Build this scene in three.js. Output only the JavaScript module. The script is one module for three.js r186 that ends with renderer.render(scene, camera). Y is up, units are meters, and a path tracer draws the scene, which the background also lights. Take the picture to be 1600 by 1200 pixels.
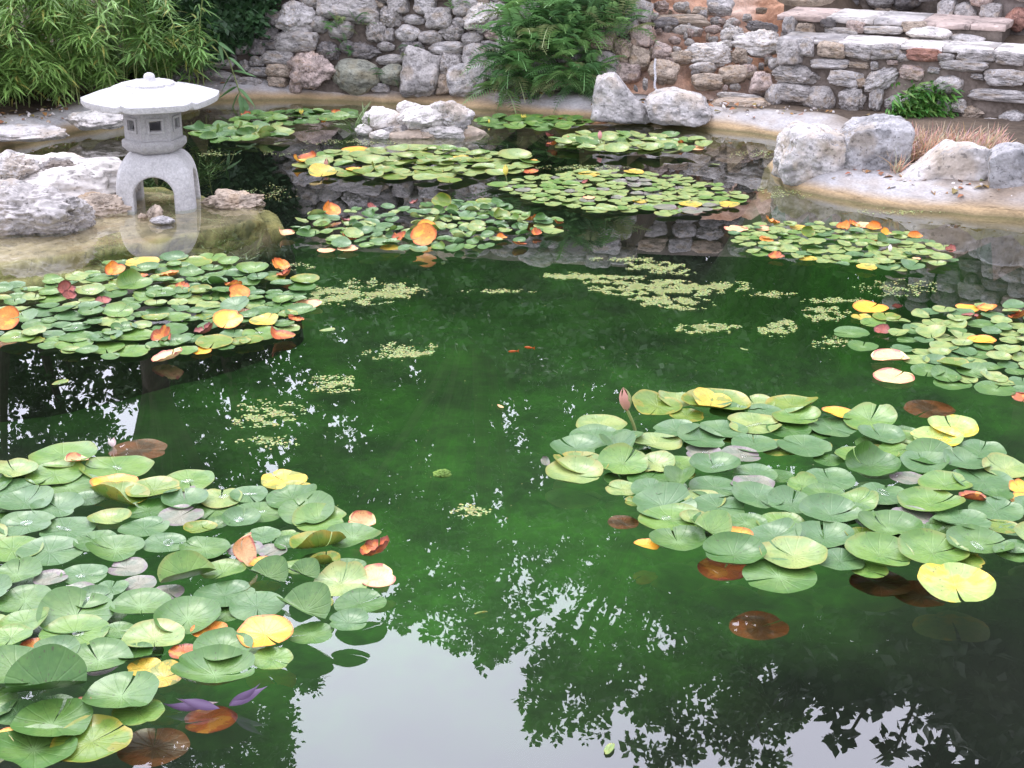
import * as THREE from 'three';
import { mergeGeometries, mergeVertices, toCreasedNormals } from 'three/addons/utils/BufferGeometryUtils.js';
import { MarchingCubes } from 'three/addons/objects/MarchingCubes.js';
import { ImprovedNoise } from 'three/addons/math/ImprovedNoise.js';

// ---------------------------------------------------------------- camera, sky, sun, exposure
const F = 2400, PITCH = THREE.MathUtils.degToRad(20.3), EYE = 1.65;
const scene = new THREE.Scene();
const camera = new THREE.PerspectiveCamera(THREE.MathUtils.radToDeg(2 * Math.atan(600 / F)), 4 / 3, 0.1, 900);
camera.position.set(0, EYE, 0);
camera.rotation.set(-PITCH, 0, 0);
scene.add(camera);

const improved = new ImprovedNoise();
const n3 = (x, y, z) => improved.noise(x, y, z);
const fbm = (x, y, z, o = 4) => { let s = 0, a = .5, f = 1; for (let i = 0; i < o; i++) { s += a * n3(x * f + i * 7.3, y * f, z * f); a *= .5; f *= 2.03; } return s; };
function rng(seed) { let a = seed >>> 0; return () => { a |= 0; a = a + 0x6D2B79F5 | 0; let t = Math.imul(a ^ a >>> 15, 1 | a); t = t + Math.imul(t ^ t >>> 7, 61 | t) ^ t; return ((t ^ t >>> 14) >>> 0) / 4294967296; }; }
const clamp = (x, a = 0, b = 1) => Math.min(b, Math.max(a, x));
const smooth = (a, b, x) => { const t = clamp((x - a) / (b - a)); return t * t * (3 - 2 * t); };
const mix = (a, b, t) => a + (b - a) * t;
const V = (x, y, z) => new THREE.Vector3(x, y, z);

const S0 = V(-.22, .80, -.56).normalize(); // towards the veiled sun, beyond the pond
{ // hazy bright overcast, brighter round the veiled sun, faint soft cloud
  const w = 1024, h = 512, d = new Float32Array(w * h * 4);
  for (let j = 0; j < h; j++) for (let i = 0; i < w; i++) {
    const el = ((j + .5) / h - .5) * Math.PI, az = ((i + .5) / w - .5) * 2 * Math.PI;
    const y = Math.sin(el), c = Math.cos(el), x = Math.cos(az) * c, z = Math.sin(az) * c;
    const up = Math.max(0, y), cl = fbm(x * 1.6 + 3, y * 3.4, z * 1.6 + 9, 4);
    const near = Math.max(0, x * S0.x + y * S0.y + z * S0.z);
    let L = 2.1 * (1 + .25 * cl) * (1 + 1.5 * near * near);
    if (y < 0) L = mix(L, .5, smooth(0, .25, -y));
    const b = .5 + .5 * cl, k = (j * w + i) * 4;
    d[k] = L * mix(.87, .95, b); d[k + 1] = L * mix(.89, .94, b); d[k + 2] = L * mix(1.14, 1.08, b); d[k + 3] = 1;
  }
  const t = new THREE.DataTexture(d, w, h, THREE.RGBAFormat, THREE.FloatType);
  t.mapping = THREE.EquirectangularReflectionMapping; t.magFilter = t.minFilter = THREE.LinearFilter; t.needsUpdate = true;
  scene.background = t; scene.environment = t;
}
const sun = new THREE.DirectionalLight(new THREE.Color(1, .95, .87), 1.5);
sun.position.set(0, 0, -6).addScaledVector(S0, 20); sun.target.position.set(0, 0, -6); scene.add(sun, sun.target);
sun.castShadow = true; sun.shadow.radius = 30; sun.shadow.mapSize.set(2048, 2048);
Object.assign(sun.shadow.camera, { left: -14, right: 14, top: 14, bottom: -14, near: 1, far: 60 });

const renderer = new THREE.WebGLRenderer({ antialias: true });
renderer.setSize(1024, 768);
renderer.toneMapping = THREE.LinearToneMapping;
renderer.toneMappingExposure = 0.92;
renderer.shadowMap.enabled = true;

// ---------------------------------------------------------------- measuring the place
const fwd = V(0, -Math.sin(PITCH), -Math.cos(PITCH)), upv = V(0, Math.cos(PITCH), -Math.sin(PITCH));
const ray = (px, py) => fwd.clone().multiplyScalar(F).addScaledVector(V(1, 0, 0), px - 800).addScaledVector(upv, 600 - py);
const P = (px, py, y = 0) => { const d = ray(px, py), t = (y - EYE) / d.y; return V(d.x * t, y, d.z * t); };           // a sight line meeting a level
const onPlane = (px, py, q, n) => { const d = ray(px, py), o = V(0, EYE, 0); return o.addScaledVector(d, q.clone().sub(o).dot(n) / d.dot(n)); };
const atRange = (px, py, r) => V(0, EYE, 0).addScaledVector(ray(px, py).normalize(), r);
const mirrored = (px, py, r) => { const d = ray(px, py).normalize(); return V(d.x * r, -EYE - d.y * r, d.z * r); };      // what stands where the pond mirrors it
const perPixel = p => p.clone().sub(V(0, EYE, 0)).dot(fwd) / F;

// ---------------------------------------------------------------- things, parts, names
const taken = {};
const numbered = n => { const k = taken[n] = (taken[n] ?? -1) + 1; return k ? `${n}_${String(k).padStart(3, '0')}` : n; };
function tag(o, label, category, group, kind) { if (label) o.userData.label = label; if (category) o.userData.category = category; if (group) o.userData.group = group; if (kind) o.userData.kind = kind; return o; }
function thing(name, pos, label, category, group) { const g = new THREE.Group(); g.name = numbered(name); g.position.copy(pos); scene.add(g); return tag(g, label, category, group); }
function solid(name, geo, mat, pos, label, category, group, kind) { const m = new THREE.Mesh(geo, mat); m.name = numbered(name); if (pos) m.position.copy(pos); m.castShadow = m.receiveShadow = true; scene.add(m); return tag(m, label, category, group, kind); }
function part(parent, name, geo, mat, pos, quat, scale) { const m = new THREE.Mesh(geo, mat); m.name = name; if (pos) m.position.copy(pos); if (quat) m.quaternion.copy(quat); if (scale) m.scale.copy(scale); m.castShadow = m.receiveShadow = true; parent.add(m); return m; }
function copies(parent, name, geo, mat, list, label, category) { // list: [Matrix4, Color?]
  const m = new THREE.InstancedMesh(geo, mat, list.length); m.name = parent === scene ? numbered(name) : name; m.castShadow = m.receiveShadow = true;
  list.forEach(([t, c], i) => { m.setMatrixAt(i, t); if (c) m.setColorAt(i, c); });
  parent.add(m); return tag(m, label, category, null, 'stuff');
}

// ---------------------------------------------------------------- textures
function pn(x, y, per, s) { // periodic value noise, 0..1
  const xi = Math.floor(x), yi = Math.floor(y), fx = x - xi, fy = y - yi, u = fx * fx * (3 - 2 * fx), v = fy * fy * (3 - 2 * fy);
  const h = (a, b) => { a = ((a % per) + per) % per; b = ((b % per) + per) % per; let k = Math.imul(a, 374761393) + Math.imul(b, 668265263) + Math.imul(s, 974711) | 0; k = Math.imul(k ^ k >>> 13, 1274126177); return ((k ^ k >>> 16) >>> 0) / 4294967296; };
  return mix(mix(h(xi, yi), h(xi + 1, yi), u), mix(h(xi, yi + 1), h(xi + 1, yi + 1), u), v);
}
const pf = (u, v, per, s, o = 5) => { let a = .5, t = 0, w = 0; for (let i = 0; i < o; i++) { t += a * pn(u * per, v * per, per, s + i * 17); w += a; a *= .55; per *= 2; } return t / w; };
function texture(size, fn, srgb) {
  const d = new Uint8Array(size * size * 4);
  for (let j = 0; j < size; j++) for (let i = 0; i < size; i++) {
    let c = fn((i + .5) / size, (j + .5) / size); if (typeof c === 'number') c = [c, c, c];
    const k = (j * size + i) * 4;
    for (let q = 0; q < 3; q++) { let x = clamp(c[q]); if (srgb) x = x <= .0031308 ? x * 12.92 : 1.055 * x ** (1 / 2.4) - .055; d[k + q] = x * 255 + .5; }
    d[k + 3] = 255;
  }
  const t = new THREE.DataTexture(d, size, size); t.wrapS = t.wrapT = THREE.RepeatWrapping; t.magFilter = THREE.LinearFilter; t.minFilter = THREE.LinearMipmapLinearFilter; t.generateMipmaps = true;
  if (srgb) t.colorSpace = THREE.SRGBColorSpace; t.needsUpdate = true; return t;
}
const rgb = (r, g, b) => new THREE.Color().setRGB(r, g, b);
const mixc = (a, b, t) => [mix(a[0], b[0], t), mix(a[1], b[1], t), mix(a[2], b[2], t)];
// weathered limestone: pale crusts, dark pits and streaks (about neutral; each stone has its own tint)
const stoneH = (u, v) => { const a = pf(u, v, 4, 1, 6), b = pf(u, v, 16, 9, 4); return clamp(.15 + .75 * a + .25 * (b - .5)); };
const stoneBump = texture(1024, stoneH);
const stoneMap = texture(1024, (u, v) => {
  const a = pf(u, v, 5, 3, 6), b = pf(u, v, 12, 21, 5), c = pf(u, v, 3, 40, 4), e = pf(u, v, 40, 55, 3);
  let col = mixc([.36, .355, .35], [.58, .565, .55], smooth(.3, .66, a));
  col = mixc(col, [.8, .79, .78], .5 * smooth(.54, .72, b));
  col = mixc(col, [.07, .068, .065], .5 * smooth(.56, .74, pf(u, v, 7, 77, 5)));
  col = mixc(col, [.46, .37, .26], .55 * smooth(.48, .7, c));
  col = mixc(col, [.05, .05, .05], .5 * smooth(.68, .78, pf(u, v, 30, 78, 3)));
  const g = .8 + .4 * e; return col.map(x => x * g);
}, true);
const grainMap = texture(512, (u, v) => { const a = pf(u, v, 6, 5, 5), e = pf(u, v, 90, 8, 2); const k = .62 + .36 * a + .35 * (e - .5); return [k, k * .99, k * .975]; }, true);
const grainBump = texture(512, (u, v) => .6 * pf(u, v, 60, 31, 3) + .4 * pf(u, v, 8, 32, 4));
const soilMap = texture(1024, (u, v) => { const a = pf(u, v, 6, 61, 6), e = pf(u, v, 60, 66, 3); return mixc([.2, .17, .14], [.75, .68, .6], clamp(a * 1.1 + (e - .5) * .7)); }, true);
const soilBump = texture(512, (u, v) => pf(u, v, 10, 71, 6));
const weedMap = texture(1024, (u, v) => { // algae and weed on the bed
  const a = pf(u, v, 5, 81, 6), s = pf(u + .1 * pf(u, v, 8, 4, 3), v, 26, 86, 4), st = Math.pow(1 - Math.abs(2 * pf(u, v, 22, 90, 3) - 1), 8);
  return mixc([.2, .32, .16], [.75, .95, .5], clamp(a * 1.4 - .3 + .55 * (s - .5))).map(x => x * (1 + .35 * st));
}, true);

function boxUV(g, s = 1, o = 0) { // texture laid on from the side each face looks to, in metres
  g = g.index ? g.toNonIndexed() : g; const p = g.attributes.position, uv = new Float32Array(p.count * 2), a = V(), b = V(), c = V(), n = V();
  for (let i = 0; i < p.count; i += 3) { a.fromBufferAttribute(p, i); b.fromBufferAttribute(p, i + 1); c.fromBufferAttribute(p, i + 2); n.copy(b).sub(a).cross(c.clone().sub(a)); const x = Math.abs(n.x), y = Math.abs(n.y), z = Math.abs(n.z);
    [a, b, c].forEach((q, k) => { const [u, v] = x > y && x > z ? [q.z, q.y] : y > z ? [q.x, q.z] : [q.x, q.y]; uv[2 * (i + k)] = u * s + o; uv[2 * (i + k) + 1] = v * s + o * .37; }); }
  g.setAttribute('uv', new THREE.BufferAttribute(uv, 2)); return g;
}
const stoneMat = {};
function stone(tint) { // tints: linear colours times the limestone map
  const T = { grey: [.72, .69, .66], pale: [.87, .845, .82], dark: [.4, .38, .37], tan: [.82, .69, .55], pink: [.9, .74, .66], white: [1.1, 1.06, 1.0], red: [.66, .36, .28], blue: [.61, .61, .62], moss: [.5, .52, .42] }[tint];
  return stoneMat[tint] ??= new THREE.MeshStandardMaterial({ color: rgb(...T), map: stoneMap, bumpMap: stoneBump, bumpScale: .035, roughness: .92 });
}
const simple = (c, o = {}) => new THREE.MeshStandardMaterial({ color: rgb(...c), roughness: .9, ...o });

// ---------------------------------------------------------------- stones
function rock(seed, { w = 1, h = 1, d = 1, sharp = 9, detail = 7, rough = .1, pits = 0, planes = 13, flat = 0, box = 0, peak = 0, lean = 0 } = {}) {
  const r = rng(seed), cut = [];
  for (let i = 0; i < planes; i++) { const y = 1 - 2 * (i + .5) / planes, a = i * 2.39996 + r() * .9, c = Math.sqrt(1 - y * y); cut.push([V(Math.cos(a) * c + .3 * (r() - .5), y + .3 * (r() - .5), Math.sin(a) * c + .3 * (r() - .5)).normalize(), .40 + .13 * r()]); }
  if (box) { cut.forEach(c => c[1] += .16); for (const a of [0, 1, 2]) for (const t of [-1, 1]) { const n = V((r() - .5) * .35, (r() - .5) * .35, (r() - .5) * .35); n.setComponent(a, t); cut.push([n.normalize(), .47 + .05 * r()]); } }
  if (flat) cut.push([V(0, 1, 0), .5 - flat]);
  let g = new THREE.IcosahedronGeometry(1, detail); g.deleteAttribute('uv'); g.deleteAttribute('normal'); g = mergeVertices(g, 1e-4);
  const p = g.attributes.position, q = V(), o = r() * 50;
  for (let i = 0; i < p.count; i++) {
    q.fromBufferAttribute(p, i).normalize(); let s = 0;
    for (const [n, k] of cut) { const c = n.dot(q); if (c > .05) s += (c / k) ** sharp; }
    let R = s ** (-1 / sharp);
    R *= 1 + rough * 1.6 * fbm(q.x * 1.9 + o, q.y * 1.9, q.z * 1.9, 4) + rough * .35 * fbm(q.x * 9 + o, q.y * 9, q.z * 9, 2);
    if (pits) R -= pits * smooth(.05, .35, n3(q.x * 5 + o, q.y * 5 + 3, q.z * 5)) + pits * .7 * smooth(.1, .4, n3(q.x * 11, q.y * 11 + o, q.z * 11));
    q.multiplyScalar(R); if (peak) { q.x = q.x * (1 - peak * clamp(q.y + .45)) + lean * (q.y + .4); q.z *= 1 - .5 * peak * clamp(q.y + .45); } p.setXYZ(i, q.x * w, q.y * h, q.z * d);
  }
  g.computeVertexNormals(); return boxUV(g, .85 / Math.max(.35, Math.min(1, w)), o);
}
const cobbles = [...Array(10)].map((_, i) => rock(100 + i, { sharp: 5 + i % 3, rough: .14, detail: 8 }));
const blocks = [...Array(12)].map((_, i) => rock(200 + i, { sharp: 11 + i % 5, rough: .17, detail: 10, box: 1 }));
const crags = [...Array(8)].map((_, i) => rock(300 + i, { sharp: 9, rough: .24, pits: .06, detail: 11 }));
const poolOf = { c: cobbles, b: blocks, k: crags };
const basis = (n, up = V(0, 1, 0)) => { const x = up.clone().cross(n).normalize(), y = n.clone().cross(x).normalize(); return new THREE.Quaternion().setFromRotationMatrix(new THREE.Matrix4().makeBasis(x, y, n)); };
// stones set in a face: [photo x, y, width, height, kind, tint, turn] measured on the face's plane
function setStones(parent, list, q0, n, { ox = 0, oy = 0, s = 1, proud = .5, seed = 5, deep = .7, name = 'stone', top = 9 } = {}) {
  const r = rng(seed), face = basis(n);
  for (const [cx, cy, w, h, k = 'b', tint = 'grey', turn = 0] of list) {
    const c = onPlane(ox + cx / s, oy + cy / s, q0, n), m = perPixel(c) / s, K = k === 'b' ? 1.0 : 1.13, W = w * m * K, H = h * m * K, D = Math.min(W, H) * deep + .05;
    const pool = poolOf[k], q = face.clone().multiply(new THREE.Quaternion().setFromEuler(new THREE.Euler((r() - .5) * .2, (r() - .5) * .3, turn + (r() - .5) * .12)));
    if (c.y + H * .3 > top) continue;
    c.addScaledVector(n, D * (proud - .5));
    part(parent, name, pool[Math.floor(r() * pool.length)], stone(tint), c.sub(parent.position), q, V(W * (r() < .5 ? -1 : 1) || W, H, D).multiply(V(1, 1, 1)));
  }
}

// ---------------------------------------------------------------- the pond's outline and the ground
const shore = [P(-260, 236), P(-80, 236), P(0, 228), P(60, 216), P(110, 205), P(185, 191), P(225, 183), P(262, 168), P(300, 158), P(345, 154), P(450, 153), P(560, 156), P(630, 160), P(700, 164), P(790, 171), P(900, 181), P(1000, 188), P(1100, 197), P(1180, 205), P(1235, 214), P(1262, 224), P(1262, 238), P(1232, 252), P(1218, 268), P(1238, 288), P(1310, 307), P(1380, 318), P(1450, 327), P(1600, 338), P(1760, 350)];
const outline = [...shore.map(p => [p.x, p.z]), [4.6, -5], [4.6, -1.25], [1, -1.05], [-2, -1.1], [-4.9, -1.3], [-5, -6]];
function shoreDistance(x, z) { // positive outside
  let best = 1e9, inside = false;
  for (let i = 0, j = outline.length - 1; i < outline.length; j = i++) {
    const [ax, az] = outline[j], [bx, bz] = outline[i], dx = bx - ax, dz = bz - az, t = clamp(((x - ax) * dx + (z - az) * dz) / (dx * dx + dz * dz));
    best = Math.min(best, Math.hypot(x - ax - dx * t, z - az - dz * t));
    if ((az > z) !== (bz > z) && x < ax + (z - az) / (bz - az) * dx) inside = !inside;
  }
  return inside ? -best : best;
}
function facePlane(a, b, lean) { // a face standing on the line a-b, leaning back by lean degrees
  const along = b.clone().sub(a).setY(0).normalize(), back = V(along.z, 0, -along.x); if (back.z > 0) back.negate();
  const t = THREE.MathUtils.degToRad(lean);
  return { a, b, along, back, lean: Math.tan(t), n: back.clone().multiplyScalar(-Math.cos(t)).addScaledVector(V(0, 1, 0), Math.sin(t)).normalize() };
}
const mainWall = facePlane(P(300, 149).add(V(0, 0, -.05)), P(985, 176).add(V(0, 0, -.05)), 17);
const bankFace = facePlane(P(985, 186).add(V(0, 0, -.16)), P(1225, 187).add(V(0, 0, -.1)), 42);
const lowerWall = facePlane(P(1217, 184), P(1620, 216), 6);
const behind = (f, x, z) => (x - f.a.x) * f.back.x + (z - f.a.z) * f.back.z, alongOf = (f, x, z) => (x - f.a.x) * f.along.x + (z - f.a.z) * f.along.z;
const LOWER_TOP = onPlane(1217, 64, lowerWall.a, lowerWall.n).y;
function groundHeight(x, z) {
  const s = shoreDistance(x, z);
  if (s < 0) return -.02 - .62 * smooth(0, .45, -s) - .05 * fbm(x * 1.3, 0, z * 1.3, 3);
  let h = -.02 + .1 * smooth(0, .18, s) + .03 * smooth(.3, 2, s);
  if (z < -4) {
    const u = alongOf(mainWall, x, z), lenM = mainWall.a.distanceTo(mainWall.b), b = behind(mainWall, x, z), bl = behind(lowerWall, x, z);
    const right = smooth(lenM - .1, lenM + .2, u), farRight = smooth(0, .15, alongOf(lowerWall, x, z));
    const hm = clamp((b - .12) / .4) * 1.0, hb = clamp((b - .25) / 1.15) * .6 + smooth(1.05, 1.2, b) * .5, hl = smooth(.1, .2, bl) * (LOWER_TOP - .08 - h) + smooth(.42, .5, bl) * .1 + smooth(1.5, 1.7, bl) * .6;
    const hleft = smooth(.3, 1.6, s) * .45 + smooth(1.8, 4, s) * .5;
    const left = smooth(0, -.5, u);
    h += mix(mix(mix(hm, hb, right), hl, farRight), hleft, left);
    h += smooth(9, 40, -z - 6) * 1.2;
  } else h += .12 * smooth(.1, 1, s);
  return h + .012 * fbm(x * 6, 1, z * 6, 3) * smooth(0, .3, s);
}
const soilC = [.17, .135, .10], weedC = [.027, .104, .010], bedShadeC = [.006, .009, .005], weedAt = [P(700, 600), P(820, 470), P(620, 800), P(560, 320), P(1050, 400)];  // the dark bed tone paints pad shade and water depth into the colour
{
  const xs = [], zs = []; for (let x = -6; x <= 6.01; x += .09) xs.push(x); for (let z = -14; z <= .01; z += .09) zs.push(z);
  let e = .15; for (let k = 6; k < 420;) { k += e; e *= 1.35; xs.unshift(-k); xs.push(k); } e = .15; for (let k = 0; k < 420;) { k += e; e *= 1.35; zs.push(k); zs.unshift(-14 - k); }
  const pos = [], uv = [], col = [], idx = [], bedIdx = [], nx = xs.length;
  for (const z of zs) for (const x of xs) { const y = groundHeight(x, z); pos.push(x, y, z); uv.push(x * .8, z * .8); const w = Math.max(...weedAt.map((p, i) => 1 - Math.hypot((x - p.x) * .95, z - p.z) / [1.35, 1.7, .6, 1.7, 1.6][i])); col.push(...mixc(bedShadeC, weedC, smooth(-.25, .4, w + .36 * fbm(x * 1.5, 3, z * 1.5, 4)) * smooth(-2.9, -4.3, z + .3 * x))); }
  for (let j = 0; j < zs.length - 1; j++) for (let i = 0; i < nx - 1; i++) { const a = j * nx + i, q = [a, a + nx, a + 1, a + 1, a + nx, a + nx + 1]; (pos[a * 3 + 1] < -.12 && pos[(a + nx + 1) * 3 + 1] < -.12 ? bedIdx : idx).push(...q); }
  const mk = (ix, tint) => { const g = new THREE.BufferGeometry(); if (tint) g.setAttribute('color', new THREE.Float32BufferAttribute(col, 3)); g.setAttribute('position', new THREE.Float32BufferAttribute(pos, 3)); g.setAttribute('uv', new THREE.Float32BufferAttribute(uv, 2)); g.setIndex(ix); g.computeVertexNormals(); return g; };
  solid('ground', mk(idx), simple(soilC, { map: soilMap, bumpMap: soilBump, bumpScale: .03 }), null, 'bare brown soil bank round the pond', 'ground', null, 'structure');
  solid('pond_bed', mk(bedIdx, 1), simple([1, 1, 1], { vertexColors: true, map: weedMap, roughness: 1 }), null, 'green algae covered bed under the pond water', 'pond bed', null, 'structure');
}
{ // the water's surface, tucked under the rim; nearly still, a little livelier in the inlet where the trickle enters
  const pos = [], idx = [], at = new Map(), N = 150, M = 130, X = i => -5.3 + i * .072, Z = j => -9.9 + j * .07;
  const put = (i, j) => { const k = i * 1000 + j; if (at.has(k)) return at.get(k); const x = X(i), z = Z(j), live = smooth(-5.5, -8.5, z) * (.35 + .65 * smooth(.2, 1.8, x)); const A = mix(.00005, .00055, live); pos.push(x, A * (n3(x * 2.4, 1, z * 4.5) + .5 * n3(x * 5, 7, z * 9)), z); at.set(k, pos.length / 3 - 1); return pos.length / 3 - 1; };
  for (let i = 0; i < N; i++) for (let j = 0; j < M; j++) if (shoreDistance(X(i + .5), Z(j + .5)) < .14) { const a = put(i, j), b = put(i, j + 1), c = put(i + 1, j), d = put(i + 1, j + 1); idx.push(a, b, c, c, b, d); }
  const g = new THREE.BufferGeometry(); g.setAttribute('position', new THREE.Float32BufferAttribute(pos, 3)); g.setIndex(idx); g.computeVertexNormals();
  solid('water', g, new THREE.MeshPhysicalMaterial({ color: rgb(.92, .97, .87), roughness: 0, transmission: 1, thickness: 0, ior: 1.8 }), null, 'still green pond water mirroring trees and sky', 'water', null, 'structure');
}
{ // plastered rim along the back and right shore: tan water stain below, white lime above
  const c = new THREE.CatmullRomCurve3(shore, false, 'catmullrom', .3), N = 520, M = 16, pos = [], uv = [], col = [], idx = [];
  const prof = [[-.16, -.42], [-.12, -.25], [-.085, -.1], [-.065, -.03], [-.05, .0], [-.035, .02], [-.02, .035], [.0, .05], [.025, .066], [.05, .078], [.085, .09], [.13, .1], [.18, .105], [.24, .1], [.3, .08], [.36, .02]];
  for (let i = 0; i <= N; i++) {
    const p = c.getPointAt(i / N), t = c.getTangentAt(i / N), o = V(t.z, 0, -t.x).normalize(), l = i / N * c.getLength();
    const big = 1 + .45 * n3(l * 1.3, 4, 2) + .2 * n3(l * 4, 1, 7), sh = .05 * n3(l * 2.2, 9, 1) + .02 * n3(l * 8, 2, 2);
    prof.forEach(([a, b], j) => {
      const e = .034 * fbm(l * 6, j * .5, 3, 4), q = p.clone().addScaledVector(o, a + sh + e); q.y = b > 0 ? b * big + e * .5 : b; pos.push(q.x, q.y, q.z); uv.push(l * 1.2, j * .06);
      const wet = smooth(.055 + .03 * n3(l * 3, 5, 5), .02, q.y), deep = smooth(-.02, -.12, q.y), white = smooth(-.15, .1, n3(l * 1.1, 8, 3) + .25 * n3(l * 6, j, 3) + .15);
      let k = mixc([.3, .24, .18], [.5, .49, .49], white * (.55 + .45 * smooth(-.3, .2, fbm(l * 9, a * 12, 4, 4)))); k = mixc(k, [.46, .33, .18], wet); k = mixc(k, [.15, .13, .06], .8 * smooth(.02, .004, q.y + .008 * n3(l * 9, 1, 1))); k = mixc(k, [.2, .165, .13], smooth(.08, .24, a + .12 * n3(l * 5, 2, 8))); k = mixc(k, [.2, .18, .06], deep); col.push(...k);
    });
    if (i < N) for (let j = 0; j < M - 1; j++) { const a = i * M + j; idx.push(a, a + M, a + 1, a + 1, a + M, a + M + 1); }
  }
  const g = new THREE.BufferGeometry(); g.setAttribute('position', new THREE.Float32BufferAttribute(pos, 3)); g.setAttribute('uv', new THREE.Float32BufferAttribute(uv, 2)); g.setAttribute('color', new THREE.Float32BufferAttribute(col, 3)); g.setIndex(idx); g.computeVertexNormals();
  solid('pond_edge', g, new THREE.MeshStandardMaterial({ vertexColors: true, map: grainMap, bumpMap: stoneBump, bumpScale: .022, roughness: .9, side: THREE.DoubleSide }), null, 'plastered pond rim with tan waterline and white lime crust', 'pond rim', null, 'structure');
}

// ---------------------------------------------------------------- walls behind the pond
const mortar = simple([.26, .237, .218], { map: soilMap, bumpMap: soilBump, bumpScale: .03 });
function wallCore(f, u0, u1, top, thick, bump = .03) { // a body of mortar behind the stones, in the world's axes
  const L = u1 - u0, nu = Math.ceil(L / .06), H = top, nv = Math.ceil(H / .06), pos = [], uv = [], idx = [];
  const put = (u, y, b, k) => { const q = f.a.clone().addScaledVector(f.along, u).addScaledVector(f.back, b); pos.push(q.x, y, q.z); uv.push(u * 1.1 + b * .6, y * 1.1 + k + b * .6); };
  for (let i = 0; i <= nu; i++) { const u = u0 + L * i / nu; for (let j = 0; j <= nv + 2; j++) { const y = Math.min(j, nv) / nv * (H + .05) - .05, e = bump * fbm(u * 4, y * 4, f.a.x, 4); put(u, y + (j > nv ? e * .3 : 0), f.lean * Math.max(0, y) + (j <= nv ? e : j === nv + 1 ? .06 : thick), j > nv ? .3 * (j - nv) : 0); } }
  const m = nv + 3; for (let i = 0; i < nu; i++) for (let j = 0; j < m - 1; j++) { const a = i * m + j; idx.push(a, a + m, a + 1, a + 1, a + m, a + m + 1); }
  for (const [i, flip] of [[0, 0], [nu, 1]]) { const a = pos.length / 3, u = u0 + L * i / nu; for (let j = 0; j <= nv; j++) { const y = j / nv * (H + .05) - .05; put(u, y, f.lean * Math.max(0, y) + bump * fbm(u * 4, y * 4, f.a.x, 4), 0); put(u, y, thick, 0); } for (let j = 0; j < nv; j++) { const q = a + j * 2; idx.push(...(flip ? [q, q + 1, q + 2, q + 1, q + 3, q + 2] : [q, q + 2, q + 1, q + 1, q + 2, q + 3])); } }
  const g = new THREE.BufferGeometry(); g.setAttribute('position', new THREE.Float32BufferAttribute(pos, 3)); g.setAttribute('uv', new THREE.Float32BufferAttribute(uv, 2)); g.setIndex(idx); g.computeVertexNormals();
  return g;
}
const dbl = m => { const c = m.clone(); c.side = THREE.DoubleSide; return c; };
const mortar2 = dbl(mortar);
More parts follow.
